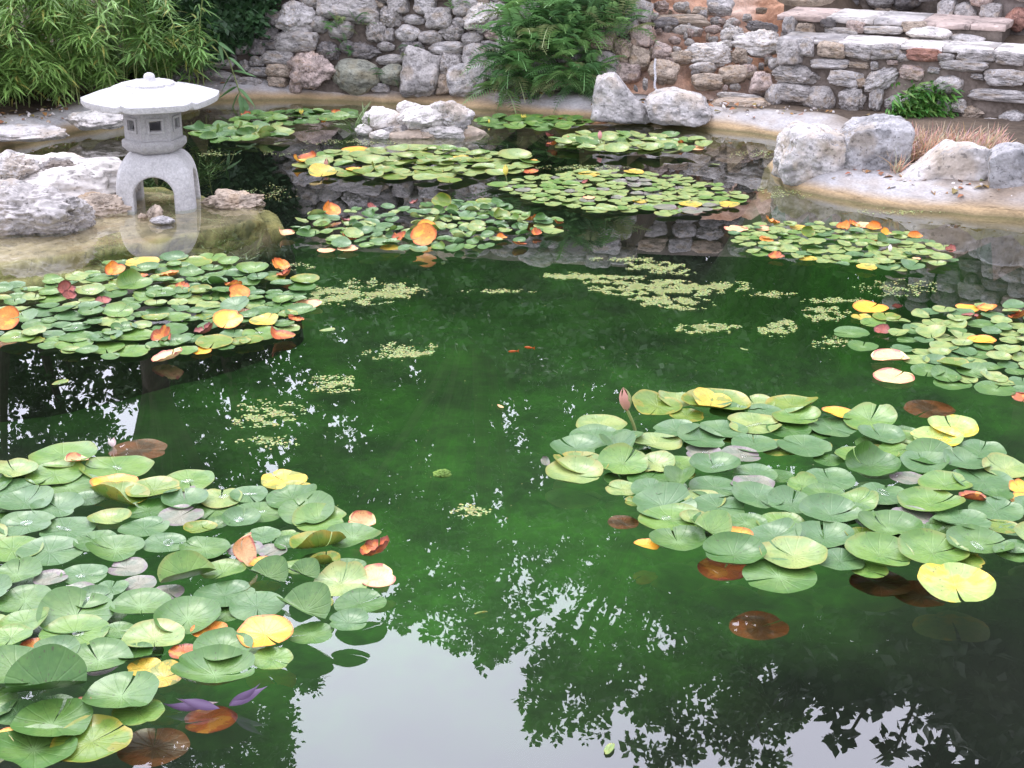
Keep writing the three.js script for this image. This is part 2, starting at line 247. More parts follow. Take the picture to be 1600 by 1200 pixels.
{ // the dry-laid retaining wall behind the pond
  const w = thing('stone_wall', mainWall.a.clone(), 'long rough grey rubble retaining wall at the back behind the rock pile', 'stone wall');
  part(w, 'mortar', wallCore(mainWall, -.9, mainWall.a.distanceTo(mainWall.b) - .04, 1.06, .55), mortar2, mainWall.a.clone().negate());
  const L = [[495, 85, 170, 140, 'k', 'pale'], [770, 58, 225, 105, 'b', 'grey'], [925, 80, 100, 100, 'k', 'grey'], [1030, 92, 110, 45, 'c', 'pale'], [1150, 90, 120, 100, 'b', 'grey'], [1240, 105, 75, 50, 'c', 'pale'], [1360, 75, 180, 115, 'k', 'white', .35], [640, 42, 110, 95, 'b', 'grey'], [560, 15, 130, 55, 'c', 'grey'], [860, 12, 90, 60, 'b', 'tan'], [590, 110, 90, 75, 'c', 'grey'],
    [370, 90, 115, 80, 'b', 'dark'], [490, 198, 205, 95, 'b', 'grey', .1], [360, 155, 95, 62, 'b', 'dark'], [230, 210, 100, 85, 'c', 'grey'], [855, 150, 90, 100, 'k', 'grey'], [700, 140, 130, 90, 'c', 'grey'], [1000, 158, 110, 82, 'c', 'pale'], [1110, 174, 112, 66, 'c', 'grey'], [1210, 150, 92, 72, 'k', 'grey'], [1305, 180, 105, 72, 'c', 'grey'], [1400, 162, 92, 58, 'c', 'pink'], [920, 165, 42, 62, 'b', 'grey'], [1340, 150, 50, 30, 'c', 'pale'],
    [900, 216, 90, 45, 'c', 'grey'], [1190, 226, 185, 66, 'c', 'pale', .1], [930, 278, 145, 52, 'c', 'grey'], [1320, 270, 115, 105, 'b', 'grey'], [1198, 305, 105, 110, 'k', 'grey'], [1020, 232, 125, 75, 'k', 'dark'], [800, 236, 115, 72, 'k', 'dark'], [640, 240, 110, 80, 'k', 'dark'], [1380, 215, 80, 40, 'b', 'grey'], [720, 220, 60, 60, 'c', 'dark'],
    [560, 320, 180, 165, 'k', 'pink'], [770, 355, 220, 155, 'c', 'moss'], [1070, 355, 180, 190, 'b', 'grey'], [1280, 372, 165, 155, 'b', 'pale'], [930, 350, 115, 100, 'c', 'moss'], [1390, 330, 80, 80, 'b', 'grey'],
    [405, 272, 150, 65, 'b', 'grey'], [410, 330, 115, 58, 'b', 'tan'], [312, 335, 95, 42, 'b', 'grey'], [250, 310, 55, 45, 'b', 'grey'], [110, 280, 205, 75, 'b', 'grey'], [130, 357, 180, 60, 'c', 'grey'], [300, 290, 52, 42, 'b', 'grey'], [50, 335, 90, 45, 'b', 'dark'], [330, 285, 30, 50, 'b', 'pale'], [380, 212, 95, 50, 'b', 'dark'], [285, 165, 85, 72, 'b', 'dark'], [310, 222, 80, 70, 'b', 'dark'], [140, 235, 100, 52, 'b', 'dark'],
    [400, 382, 90, 45, 'b', 'tan'], [490, 400, 55, 72, 'b', 'pink'], [1180, 390, 75, 85, 'b', 'tan'], [270, 388, 125, 52, 'b', 'grey'], [960, 25, 95, 85, 'b', 'grey'], [1085, 28, 95, 85, 'b', 'pale'], [1270, 35, 115, 85, 'b', 'grey'], [1340, 15, 85, 50, 'b', 'tan'], [880, 410, 80, 40, 'b', 'grey'],
    [1480, 230, 130, 110, 'b', 'grey'], [1490, 120, 110, 90, 'k', 'grey'], [1500, 340, 130, 110, 'b', 'grey'], [1620, 180, 120, 110, 'b', 'grey'], [1630, 300, 130, 110, 'c', 'grey'], [1640, 400, 140, 70, 'b', 'pink'], [1760, 240, 120, 120, 'b', 'grey'], [1780, 360, 140, 100, 'b', 'tan'], [1600, 60, 140, 90, 'b', 'grey'], [1750, 100, 130, 100, 'c', 'pale'], [1900, 180, 130, 120, 'b', 'pink'], [1910, 320, 130, 130, 'b', 'grey'], [1900, 420, 120, 60, 'b', 'tan'], [2010, 120, 130, 90, 'b', 'grey'], [2010, 230, 120, 100, 'k', 'tan'], [2020, 340, 120, 90, 'b', 'pink'], [1980, 40, 120, 80, 'b', 'grey'], [1880, 60, 120, 80, 'c', 'grey'], [2075, 60, 110, 90, 'b', 'grey'], [2080, 170, 100, 100, 'b', 'pink'], [2075, 280, 100, 90, 'b', 'tan'], [1780, 450, 130, 60, 'b', 'grey'], [1650, 470, 130, 50, 'b', 'tan'], [1540, 440, 120, 60, 'b', 'grey'],
    [-60, 300, 130, 100, 'b', 'dark'], [-40, 380, 120, 60, 'b', 'grey'], [-150, 330, 110, 100, 'b', 'dark'], [60, 180, 120, 90, 'b', 'dark'], [-70, 200, 130, 90, 'b', 'dark'], [180, 120, 110, 80, 'b', 'dark']];
  const r = rng(44); // the courses above the photograph's upper edge, mirrored in the pond
  for (let y = -60; y > -640; y -= 82) for (let x = -100; x < 2050; x += 95 + r() * 70) L.push([x, y + r() * 30, 100 + r() * 70, 78 + r() * 25, 'bck'[Math.floor(r() * 3)], ['grey', 'grey', 'pale', 'dark', 'tan'][Math.floor(r() * 5)]]);
  setStones(w, L, mainWall.a, mainWall.n, { ox: 300, s: 2.963, proud: .62, seed: 8, top: 1.07 });
}
{ // washed earth bank with a trickle between the walls
  const f = bankFace, len = f.a.distanceTo(f.b), NU = 110, NV = 120, pos = [], uv = [], col = [], idx = [];
  for (let i = 0; i <= NU; i++) for (let j = 0; j <= NV; j++) {
    const u = -.3 + (len + .32) * i / NU, s = 1.1 * j / NV, e = .16 * fbm(u * 2.2, s * 2.6, 5, 5) + .05 * Math.abs(n3(u * 7, s * 9, 2)), step = .05 * Math.sin(s * 9 + 2 * n3(u * 2, s, 1));
    const q = f.a.clone().addScaledVector(f.along, u).addScaledVector(f.back, s * .67 + .02 - step).addScaledVector(f.n, e); q.y += -.03 + s * .74;
    pos.push(q.x, q.y, q.z); uv.push(u * 1.6, s * 1.6);
    const w = fbm(u * 3, s * 3, 8, 4), k = mixc(mixc([.66, .38, .24], [.78, .58, .46], smooth(-.2, .3, w)), [.2, .15, .1], smooth(.1, .35, fbm(u * 5 + 4, s * 5, 1, 4)) * smooth(.55, .2, s)); col.push(...k);
    if (i < NU && j < NV) { const a = i * (NV + 1) + j; idx.push(a, a + NV + 1, a + 1, a + 1, a + NV + 1, a + NV + 2); }
  }
  const g = new THREE.BufferGeometry(); g.setAttribute('position', new THREE.Float32BufferAttribute(pos, 3)); g.setAttribute('uv', new THREE.Float32BufferAttribute(uv, 2)); g.setAttribute('color', new THREE.Float32BufferAttribute(col, 3)); g.setIndex(idx); g.computeVertexNormals();
  const bank = thing('earth_bank', f.a.clone(), 'washed orange earth bank studded with pale rocks between the walls', 'bank'); bank.userData.kind = 'structure';
  part(bank, 'soil', g, new THREE.MeshStandardMaterial({ vertexColors: true, map: grainMap, bumpMap: stoneBump, bumpScale: .04, roughness: .95, side: THREE.DoubleSide }), f.a.clone().negate());
  const L = [[1090, 255, 215, 105, 'k', 'white'], [1060, 315, 105, 42, 'c', 'white'], [960, 98, 230, 40, 'b', 'tan'], [890, 118, 110, 42, 'b', 'dark'], [990, 142, 125, 36, 'c', 'white'], [1140, 36, 115, 62, 'b', 'pale'], [1200, 165, 95, 62, 'k', 'white'], [1320, 205, 210, 110, 'k', 'white'], [1390, 300, 50, 52, 'c', 'white'], [1330, 390, 95, 85, 'b', 'pink'], [1200, 350, 120, 70, 'b', 'tan'], [960, 270, 90, 50, 'b', 'tan'], [880, 340, 130, 80, 'b', 'tan'], [870, 250, 90, 60, 'b', 'pink'], [1080, 380, 130, 60, 'b', 'tan'], [1230, 455, 195, 24, 'b', 'white'], [960, 36, 70, 36, 'k', 'white'], [830, 85, 70, 36, 'c', 'white'], [1200, 105, 60, 32, 'c', 'white'], [930, 190, 60, 30, 'c', 'pink'], [1110, 140, 80, 32, 'c', 'pink'], [1230, 260, 80, 60, 'k', 'tan'], [1260, 330, 100, 50, 'k', 'pink'], [1230, 500, 260, 62, 'b', 'tan'], [1050, 60, 70, 30, 'b', 'tan'], [800, 200, 60, 40, 'c', 'pink'], [1330, 130, 130, 46, 'k', 'dark'], [870, 30, 70, 40, 'k', 'pink'], [1000, 200, 50, 26, 'c', 'white'], [1170, 210, 60, 40, 'k', 'white'], [940, 235, 45, 26, 'c', 'white']];
  const r = rng(31); for (let i = 0; i < 70; i++) L.push([720 + r() * 680, 20 + r() * 400, 18 + r() * 34, 12 + r() * 20, 'bck'[i % 3], ['pink', 'tan', 'white', 'pale'][i % 4]]);
  setStones(bank, L, f.a.clone().addScaledVector(f.n, .1), f.n, { ox: 740, s: 2.963, proud: .55, seed: 17, deep: .75, name: 'rock' });
  const tp = [[1024, 92], [1023, 105], [1024, 120], [1023, 134], [1026, 142]].map(([x, y]) => onPlane(x, y, f.a.clone().addScaledVector(f.n, .19), f.n));
  solid('water_trickle', new THREE.TubeGeometry(new THREE.CatmullRomCurve3(tp), 24, .007, 6).translate(-tp[0].x, -tp[0].y, -tp[0].z), new THREE.MeshPhysicalMaterial({ color: rgb(.95, .97, 1), roughness: .12, transmission: .75, thickness: .01, ior: 1.33 }), tp[0], 'thin trickle of water running down the orange earth bank', 'water trickle');
}
function slab(seed, w, h, d) { // flat stone with a broken edge
  const g = mergeVertices((() => { const b = new THREE.BoxGeometry(w, h, d, Math.ceil(w / .025), 3, Math.ceil(d / .05)); b.deleteAttribute('uv'); b.deleteAttribute('normal'); return b; })(), 1e-5), p = g.attributes.position;
  for (let i = 0; i < p.count; i++) { let x = p.getX(i), y = p.getY(i), z = p.getZ(i); const top = Math.abs(y) / (h / 2), e = fbm(x * 9 + seed, y * 14, z * 9, 4), k = Math.max(Math.abs(x) / (w / 2), Math.abs(z) / (d / 2)); z += (Math.abs(z) > d * .49 ? .035 * e - .008 * top : 0); x += Math.abs(x) > w * .49 ? .014 * e - .003 * top : 0; y += .008 * fbm(x * 12, seed, z * 12, 3) - (k > .985 ? Math.sign(y) * h * .12 * (top > .9 ? 1 : 0) : 0); p.setXYZ(i, x, y, z); }
  return boxUV(toCreasedNormals(g, .7), 1.2, seed);
}
function capstones(w, f, u0, u1, y, depth, n, seed, th = .045) {
  const r = rng(seed); let u = u0;
  for (let i = 0; i < n; i++) { const L = (u1 - u0) / n * (.75 + .5 * r()), e = Math.min(u + L, u1); if (e - u < .05) break;
    const g = slab(seed * 31 + i, e - u - .004, th, depth);
    const c = f.a.clone().addScaledVector(f.along, (u + e) / 2).addScaledVector(f.back, depth / 2 - .02 + f.lean * y); c.y = y - th * .5 + r() * .005; u = e;
    part(w, 'capstone', g, stone(r() < .35 ? 'pink' : r() < .5 ? 'white' : 'pale'), c.sub(w.position), basis(f.back.clone().negate())); }
}
{ // low terrace wall on the right with a flat top
  const f = lowerWall, w = thing('terrace_wall', f.a.clone(), 'mortared grey stone terrace wall with flat pinkish capstones, at right', 'stone wall'), len = f.a.distanceTo(f.b) + .6;
  const lightMortar = dbl(simple([.38, .35, .33], { map: soilMap, bumpMap: soilBump, bumpScale: .02 }));
  part(w, 'mortar', wallCore(f, 0, len, LOWER_TOP, .5, .02), lightMortar, f.a.clone().negate());
  const L = [[250, 275, 130, 125, 'b', 'grey'], [330, 245, 95, 95, 'b', 'pale'], [470, 260, 150, 80, 'b', 'tan'], [605, 265, 150, 75, 'b', 'grey'], [750, 265, 150, 75, 'b', 'grey'], [945, 285, 172, 68, 'b', 'red'], [1220, 287, 175, 58, 'b', 'pale'], [1400, 305, 150, 65, 'b', 'grey'], [455, 331, 190, 52, 'b', 'pale'], [610, 338, 105, 32, 'b', 'tan'], [690, 340, 38, 46, 'b', 'pale'], [785, 325, 62, 26, 'b', 'pink'], [1155, 341, 230, 56, 'b', 'pale'], [1225, 397, 62, 28, 'b', 'pale'], [1000, 365, 62, 34, 'b', 'pale'], [885, 378, 115, 75, 'b', 'pink'], [280, 390, 240, 95, 'k', 'grey'], [540, 410, 170, 75, 'b', 'pale'], [720, 410, 165, 90, 'k', 'pale', .5], [1080, 442, 165, 90, 'c', 'pale'], [1370, 405, 195, 78, 'b', 'pale'], [1330, 495, 285, 60, 'b', 'pale'], [165, 500, 85, 125, 'c', 'pale'], [270, 480, 185, 95, 'b', 'grey'], [400, 520, 160, 145, 'c', 'grey'], [580, 520, 135, 125, 'k', 'grey'], [700, 510, 65, 125, 'b', 'pale'], [820, 535, 155, 85, 'c', 'grey'], [1040, 560, 105, 75, 'b', 'pale'], [1130, 555, 75, 65, 'b', 'white'], [1195, 585, 95, 62, 'k', 'tan'], [1155, 665, 195, 82, 'b', 'pale'], [1310, 655, 145, 72, 'b', 'pale'], [1410, 620, 125, 85, 'c', 'pale'], [1340, 720, 155, 62, 'b', 'pale'], [1180, 712, 115, 52, 'c', 'pale'], [960, 470, 70, 60, 'b', 'grey'], [1060, 300, 90, 40, 'b', 'grey'], [1560, 420, 150, 80, 'b', 'pale'], [1580, 560, 150, 100, 'b', 'grey'], [620, 430, 60, 50, 'c', 'tan'], [840, 300, 70, 40, 'c', 'grey'], [470, 640, 80, 110, 'b', 'tan'], [250, 600, 180, 80, 'b', 'pink']];
  setStones(w, L, f.a, f.n, { ox: 1160, s: 3.334, proud: .56, seed: 23, deep: .5 });
  capstones(w, f, -.04, len, LOWER_TOP + .02, .34, 7, 41, .035);
}
const U = (u, b) => lowerWall.a.clone().addScaledVector(lowerWall.along, u).addScaledVector(lowerWall.back, b).setY(0);
{ // the step above it and the higher wall at the corner
  { // plain rubble wall running on above the earth bank, mirrored in the pond
    const f = facePlane(mainWall.b.clone().add(V(-.15, 0, -1.1)), U(.95, 1.5), 5), v = thing('stone_wall', f.a.clone(), 'grey rubble wall along the top of the orange earth bank', 'stone wall'), len = f.a.distanceTo(f.b), r = rng(61), L = [];
    part(v, 'mortar', wallCore(f, 0, len, 1.2, .5, .03), mortar2, f.a.clone().negate());
    for (let y = 25; y > -290; y -= 25) for (let x = 990; x < 1420; x += 38 + r() * 22) L.push([x, y + 6 * r(), 34 + 20 * r(), 23 + 8 * r(), 'bck'[Math.floor(r() * 3)], ['grey', 'pale', 'dark', 'grey', 'tan'][Math.floor(r() * 5)]]);
    setStones(v, L, f.a, f.n, { proud: .58, seed: 63, deep: .5, top: 1.2 });
  }
  const f = facePlane(U(-.1, .36), U(1.25, .36), 4), w = thing('stone_step', f.a.clone(), 'upper stone step with pale flat slabs above the terrace wall', 'stone step'), top = onPlane(1350, 34, f.a, f.n).y;
  part(w, 'mortar', wallCore(f, 0, 1.25, top, .6, .02), mortar2, f.a.clone().negate());
  setStones(w, [[250, 140, 70, 100, 'b', 'pale'], [330, 155, 95, 66, 'b', 'tan'], [520, 163, 170, 36, 'b', 'white'], [590, 140, 90, 62, 'b', 'pink'], [735, 155, 200, 42, 'b', 'white'], [900, 140, 130, 56, 'b', 'tan'], [450, 120, 80, 40, 'b', 'dark']], f.a, f.n, { ox: 1160, s: 3.334, proud: .56, seed: 29, deep: .5 });
  capstones(w, f, -.05, 1.27, top + .02, .45, 5, 57, .04);
  const f2 = facePlane(U(.85, .8), U(2.4, .42), 3), v = thing('corner_wall', f2.a.clone(), 'tall grey mortared wall at the upper right corner above the terrace', 'stone wall');
  part(v, 'mortar', wallCore(f2, 0, 2.2, 1.35, .5, .03), dbl(simple([.36, .34, .34], { map: soilMap, bumpMap: soilBump, bumpScale: .02 })), f2.a.clone().negate());
  const L = [[1165, 70, 105, 105, 'c', 'grey'], [1070, 60, 95, 120, 'b', 'pale'], [1430, 100, 105, 115, 'c', 'red'], [1150, 137, 55, 42, 'c', 'pale'], [1300, 60, 110, 90, 'b', 'grey'], [1240, 130, 70, 50, 'b', 'grey'], [1340, 150, 100, 60, 'b', 'grey'], [1250, -10, 110, 80, 'b', 'pink']], r = rng(3);
  for (let y = -60; y > -1350; y -= 84) for (let x = 980; x < 1850; x += 105 + r() * 60) L.push([x, y + 30 * r(), 90 + 60 * r(), 65 + 30 * r(), 'bc'[Math.floor(r() * 2)], ['grey', 'pale', 'pink', 'dark'][Math.floor(r() * 4)]]);
  setStones(v, L, f2.a, f2.n, { ox: 1160, s: 3.334, proud: .54, seed: 37, deep: .4, top: 1.36 });
  const slabs = thing('loose_slab', onPlane(1450, 50, f.a, f.n), 'pale flat slab lying at the foot of the corner wall', 'stone slab');
  part(slabs, 'stone', rock(901, { w: .26, h: .07, d: .2, sharp: 14 }), stone('white'), V(0, .0, .05)); part(slabs, 'stone', rock(902, { w: .2, h: .06, d: .18, sharp: 14 }), stone('pale'), V(.2, -.03, .1));
}
const boulder = (seed, px, py, w, h, o, tint, label, name = 'boulder') => { // px,py: middle of its foot; w,h in photo pixels
  const b = P(px, py, o.y ?? .05), m = perPixel(b), D = (o.deep ?? .8) * w * m, g = rock(seed, { w: w * m * 1.1, h: h * m * 1.15, d: D, sharp: o.sharp ?? 10, detail: o.detail ?? 18, rough: o.rough ?? .16, pits: o.pits ?? 0, planes: o.planes ?? 13, flat: o.flat ?? 0, box: o.box ?? 0, peak: o.peak ?? 0, lean: o.lean ?? 0 });
  b.z -= D * .35; b.y += h * m * (o.up ?? .42); if (o.turn) g.rotateZ(o.turn);
  return solid(name, g, stone(tint), b, label, name === 'boulder' ? 'boulder' : 'rock', o.group);
};
boulder(11, 1272, 279, 108, 76, { deep: .9, sharp: 11, rough: .14, pits: .01, detail: 30, box: 1, peak: .2 }, 'pale', 'rounded pale boulder on the ledge end at right, beside the blocky one');
boulder(22, 1368, 279, 98, 86, { deep: .85, sharp: 15, rough: .12, pits: .012, detail: 30, planes: 11, box: 1 }, 'blue', 'tall blocky blue grey boulder in the middle of the right ledge');
boulder(35, 1486, 297, 168, 66, { deep: .42, sharp: 14, rough: .12, detail: 26, up: .44, box: 1, peak: .62, lean: .12 }, 'pale', 'low wedge shaped boulder in front of the dry grass on the right ledge');
boulder(36, 1594, 308, 92, 72, { deep: .5, sharp: 18, rough: .1, box: 1, up: .5 }, 'blue', 'square cut grey block at the right end of the ledge');
boulder(27, 970, 184, 92, 64, { deep: .7, sharp: 14, rough: .12, detail: 26, box: 1, peak: .72, lean: -.22 }, 'pale', 'triangular pale boulder at the foot of the orange bank beside the fern');
boulder(28, 1064, 188, 100, 40, { deep: .7, sharp: 13, rough: .13, detail: 26, box: 1, peak: .3, lean: -.05 }, 'pale', 'flat topped pale boulder at the waterline below the trickle');
boulder(29, 1225, 25, 78, 30, { y: .35, deep: .7, sharp: 10 }, 'grey', 'long grey slab stone lying at the head of the orange bank', 'rock');
boulder(30, 1258, 10, 90, 26, { y: .62, deep: .7, sharp: 7 }, 'tan', 'smooth tan stone on the step at the top edge', 'rock');

// ---------------------------------------------------------------- left shore: ledge, outcrop, lantern
function ledge(name, outlinePx, y, thick, tintA, label) { // a slab of rock at the water's level with a worn edge
  const pts = outlinePx.map(([a, b]) => P(a, b, y)), c = new THREE.CatmullRomCurve3(pts, true, 'catmullrom', .2), N = 260, prof = [[0, 1], [.35, 1], [.7, 1], [.9, 1], [.97, .93], [1, .75], [1.015, .4], [1.0, .1], [1.03, -.4], [1.06, -1], [1.07, -3], [1.08, -8]], pos = [], uv = [], col = [], idx = [];
  const mid = pts.reduce((a, p) => a.add(p), V()).multiplyScalar(1 / pts.length);
  for (let i = 0; i < N; i++) { const p = c.getPointAt(i / N); prof.forEach(([k, h]) => {
    const q = mid.clone().lerp(p, k), e = fbm(q.x * 5, h * 2, q.z * 5, 4); q.addScaledVector(p.clone().sub(mid).setY(0).normalize(), k > .8 ? .07 * e : 0);
    q.y = y - thick * (1 - h) * .5 + (h > .9 ? .022 * e + .012 * fbm(q.x * 14, 1, q.z * 14, 3) : 0); pos.push(q.x, q.y, q.z); uv.push(q.x * 1.5, q.z * 1.5 + q.y * 1.5);
    const f = fbm(q.x * 4, q.y * 9, q.z * 4, 4); let k2 = mixc(tintA, [.27, .22, .11], smooth(-.05, .35, f)); if (k > .93 && h > .3) k2 = mixc(k2, [.62, .54, .24], .75); k2 = mixc(k2, [.015, .035, .010], smooth(-.1, -.2, q.y)); col.push(...k2); });  // sides painted darker with depth, standing in for the dimming of murky water
    const M = prof.length, a = i * M, b = ((i + 1) % N) * M; for (let j = 0; j < M - 1; j++) idx.push(a + j, b + j, a + j + 1, a + j + 1, b + j, b + j + 1); }
  const g = new THREE.BufferGeometry(); g.setAttribute('position', new THREE.Float32BufferAttribute(pos, 3)); g.setAttribute('uv', new THREE.Float32BufferAttribute(uv, 2)); g.setAttribute('color', new THREE.Float32BufferAttribute(col, 3)); g.setIndex(idx); g.computeVertexNormals();
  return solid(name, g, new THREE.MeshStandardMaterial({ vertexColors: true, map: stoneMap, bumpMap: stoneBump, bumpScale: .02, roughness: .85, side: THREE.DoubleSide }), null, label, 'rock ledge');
}
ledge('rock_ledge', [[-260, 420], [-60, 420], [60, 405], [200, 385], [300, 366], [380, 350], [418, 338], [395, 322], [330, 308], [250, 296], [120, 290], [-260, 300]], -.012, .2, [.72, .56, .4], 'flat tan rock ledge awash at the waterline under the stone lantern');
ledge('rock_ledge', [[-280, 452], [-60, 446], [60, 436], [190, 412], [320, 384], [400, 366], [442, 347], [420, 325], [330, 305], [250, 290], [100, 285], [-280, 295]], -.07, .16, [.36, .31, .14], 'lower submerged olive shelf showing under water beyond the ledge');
const outcropL = [[51, 95, 318, 215, 78, { deep: .8, y: .0, sharp: 10, rough: .2, flat: .1, detail: 24, up: .3 }, 'white', 'broad white limestone outcrop beside the stone lantern'], [52, 45, 375, 170, 82, { deep: .6, y: -.02, rough: .26, pits: .035, detail: 34 }, 'grey', 'dark pitted limestone rock in front of the white outcrop'], [53, 15, 290, 80, 46, { deep: .8, y: .1, rough: .26, pits: .05, detail: 20 }, 'pale', 'pale rock at the left edge behind the white outcrop'], [54, 92, 285, 74, 32, { deep: .8, y: .1, rough: .28, pits: .06, detail: 20 }, 'dark', 'small dark craggy rock on top behind the white outcrop'], [56, 150, 345, 100, 40, { deep: .7, y: -.03, rough: .22, pits: .04, detail: 20 }, 'tan', 'low brownish rock between the outcrop and the lantern legs'],
  [55, 366, 330, 95, 26, { deep: .55, y: -.02, rough: .28, pits: .06, detail: 24 }, 'tan', 'flat craggy rock on the ledge tip right of the lantern'], [57, 243, 344, 22, 22, { y: 0, rough: .24, pits: .05, detail: 10 }, 'tan', 'small knobbly stone on the ledge before the lantern legs'], [58, 252, 352, 34, 12, { y: -.005, rough: .24, pits: .05, detail: 10 }, 'pale', 'small flat pale stone on the ledge before the lantern legs'], [59, 222, 342, 14, 8, { y: 0, rough: .2, detail: 8 }, 'tan', 'tiny brown stone on the ledge left of the knobbly one']];
for (const [s, x, y, w, h, o, t, l] of outcropL) boulder(s, x, y, w, h, o, t, l, w > 70 ? 'boulder' : 'rock');
{ // lime-crusted stone lip of the far left bank
  boulder(61, 150, 200, 84, 24, { deep: .7, y: .05, sharp: 9, rough: .2 }, 'white', 'white crusted stone on the bank edge behind the lantern roof', 'rock');
  boulder(62, 30, 222, 120, 22, { deep: .6, y: .05, sharp: 9, rough: .2 }, 'pale', 'pale stone lip under the bamboo at the left edge', 'rock');
  const c = atRange(172, 26, 10.2), w = thing('garden_wall', c, 'low pinkish stone wall behind the bamboo at upper left', 'stone wall');
  for (let i = 0; i < 9; i++) part(w, 'stone', blocks[i], stone(i % 2 ? 'pink' : 'tan'), V(-.5 + (i % 3) * .38, -.18 + .17 * Math.floor(i / 3), 0), null, V(.42, .21, .3));
}
function sdfMesh(f, c, half, res) {
  const mc = new MarchingCubes(res, new THREE.MeshBasicMaterial(), false, false, 400000); mc.isolation = 0;
  for (let k = 0; k < res; k++) for (let j = 0; j < res; j++) for (let i = 0; i < res; i++) mc.field[i + j * res + k * res * res] = -f(c.x + (i - res / 2) / (res / 2) * half, c.y + (j - res / 2) / (res / 2) * half, c.z + (k - res / 2) / (res / 2) * half);
  mc.update(); const n = mc.count; let g = new THREE.BufferGeometry(); g.setAttribute('position', new THREE.BufferAttribute(mc.positionArray.slice(0, n * 3), 3));
  g.scale(half, half, half); g.translate(c.x, c.y, c.z); g = mergeVertices(g, half * 1e-4); g.computeVertexNormals();
  return boxUV(g, 2);
}
{
  const base = P(249, 316), T = thing('stone_lantern', base, 'squat pale stone lantern with broad roof and four arched legs on the ledge', 'stone lantern');
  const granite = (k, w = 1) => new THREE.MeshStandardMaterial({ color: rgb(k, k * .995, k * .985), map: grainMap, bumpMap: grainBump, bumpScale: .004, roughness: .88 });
  const gLeg = granite(.56), gBody = granite(.43), gRoof = granite(.62);  // same granite; body toned darker to paint in the shade under the roof
  const smax = (a, b, k) => { const h = clamp(.5 + .5 * (a - b) / k); return mix(b, a, h) + k * h * (1 - h); };
  const legs = sdfMesh((x, y, z) => {
    const yy = clamp(y / .247, -1, .999), w = .176 * Math.pow(1 - Math.pow(Math.max(0, yy), 3.4), .3) + (yy < .3 ? (.3 - yy) * .01 : 0);
    const out = Math.pow(Math.abs(x) ** 5 + Math.abs(z) ** 5, .2) - w, cap = y - .243, foot = -.055 - y;
    const arch = q => -(Math.sqrt((q / .087) ** 2 + (Math.max(0, y - .066) / .082) ** 2) - 1) * .083;
    return smax(smax(smax(smax(out, cap, .02), foot, .008), arch(x), .014), arch(z), .014);
  }, V(0, .1, 0), .2, 84);
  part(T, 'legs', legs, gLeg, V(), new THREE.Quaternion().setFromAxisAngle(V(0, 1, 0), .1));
  const uvOf = g => boxUV(g, 2), spin = new THREE.Quaternion().setFromAxisAngle(V(0, 1, 0), .31);
  const hexR = a => { const s = Math.PI / 3, t = ((a % s) + s) % s - s / 2; return .866 / Math.cos(t); };  // corners at multiples of 60 degrees
  function hexLathe(prof, soft, lift = 0) { const N = 96, M = prof.length, pos = [], idx = [];
    for (let i = 0; i < N; i++) { const a = i / N * 2 * Math.PI, k = mix(hexR(a), 1, soft), c = Math.max(0, (hexR(a) - .93) / .07) ** 2; prof.forEach(([r, y, s = 1]) => pos.push(Math.cos(a) * r * mix(1, k, s), y + lift * c * s, Math.sin(a) * r * mix(1, k, s))); }
    for (let i = 0; i < N; i++) for (let j = 0; j < M - 1; j++) { const a = i * M + j, b = ((i + 1) % N) * M + j; idx.push(a, a + 1, b, a + 1, b + 1, b); }
    let g = new THREE.BufferGeometry(); g.setAttribute('position', new THREE.Float32BufferAttribute(pos, 3)); g.setIndex(idx); return uvOf(toCreasedNormals(g, .6)); }
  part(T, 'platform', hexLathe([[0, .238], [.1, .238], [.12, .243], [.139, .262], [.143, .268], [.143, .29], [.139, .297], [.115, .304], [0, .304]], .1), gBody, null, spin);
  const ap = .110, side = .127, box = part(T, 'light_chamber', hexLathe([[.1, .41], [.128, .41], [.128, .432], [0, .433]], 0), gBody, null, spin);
  for (let i = 0; i < 6; i++) { // six walls with square windows
    const s = new THREE.Shape([new THREE.Vector2(-side / 2, .30), new THREE.Vector2(side / 2, .30), new THREE.Vector2(side / 2, .412), new THREE.Vector2(-side / 2, .412)]);
    const hole = (x0, y0, x1, y1) => new THREE.Path([new THREE.Vector2(x0, y0), new THREE.Vector2(x0, y1), new THREE.Vector2(x1, y1), new THREE.Vector2(x1, y0)]);
    s.holes.push(hole(-.027, .344, .027, .39)); const g = new THREE.ExtrudeGeometry(s, { depth: .018, bevelEnabled: true, bevelSize: .0025, bevelThickness: .0025, bevelSegments: 1 }); g.translate(0, 0, ap - .02);
    const s2 = new THREE.Shape([new THREE.Vector2(-.037, .334), new THREE.Vector2(.037, .334), new THREE.Vector2(.037, .4), new THREE.Vector2(-.037, .4)]); s2.holes.push(hole(-.0275, .3435, .0275, .3905));
    const fr = new THREE.ExtrudeGeometry(s2, { depth: .006, bevelEnabled: true, bevelSize: .001, bevelThickness: .001, bevelSegments: 1 }); fr.translate(0, 0, ap + .0005);
    const q = new THREE.Quaternion().setFromAxisAngle(V(0, 1, 0), i * Math.PI / 3); part(box, 'window_wall', uvOf(g), gBody, null, q); part(box, 'window_frame', uvOf(fr), gBody, null, q);
  }
  const roof = part(T, 'roof', hexLathe([[0, .425], [.12, .425], [.2, .437], [.292, .449], [.3, .452], [.303, .458], [.303, .478], [.299, .481], [.265, .492], [.215, .508], [.16, .521], [.122, .528], [.114, .529, .4], [.109, .531, .2], [.107, .541, .2], [.1, .546, .2], [.06, .549, 0], [.03, .55, 0], [0, .55, 0]], .35, .012), gRoof, null, spin);
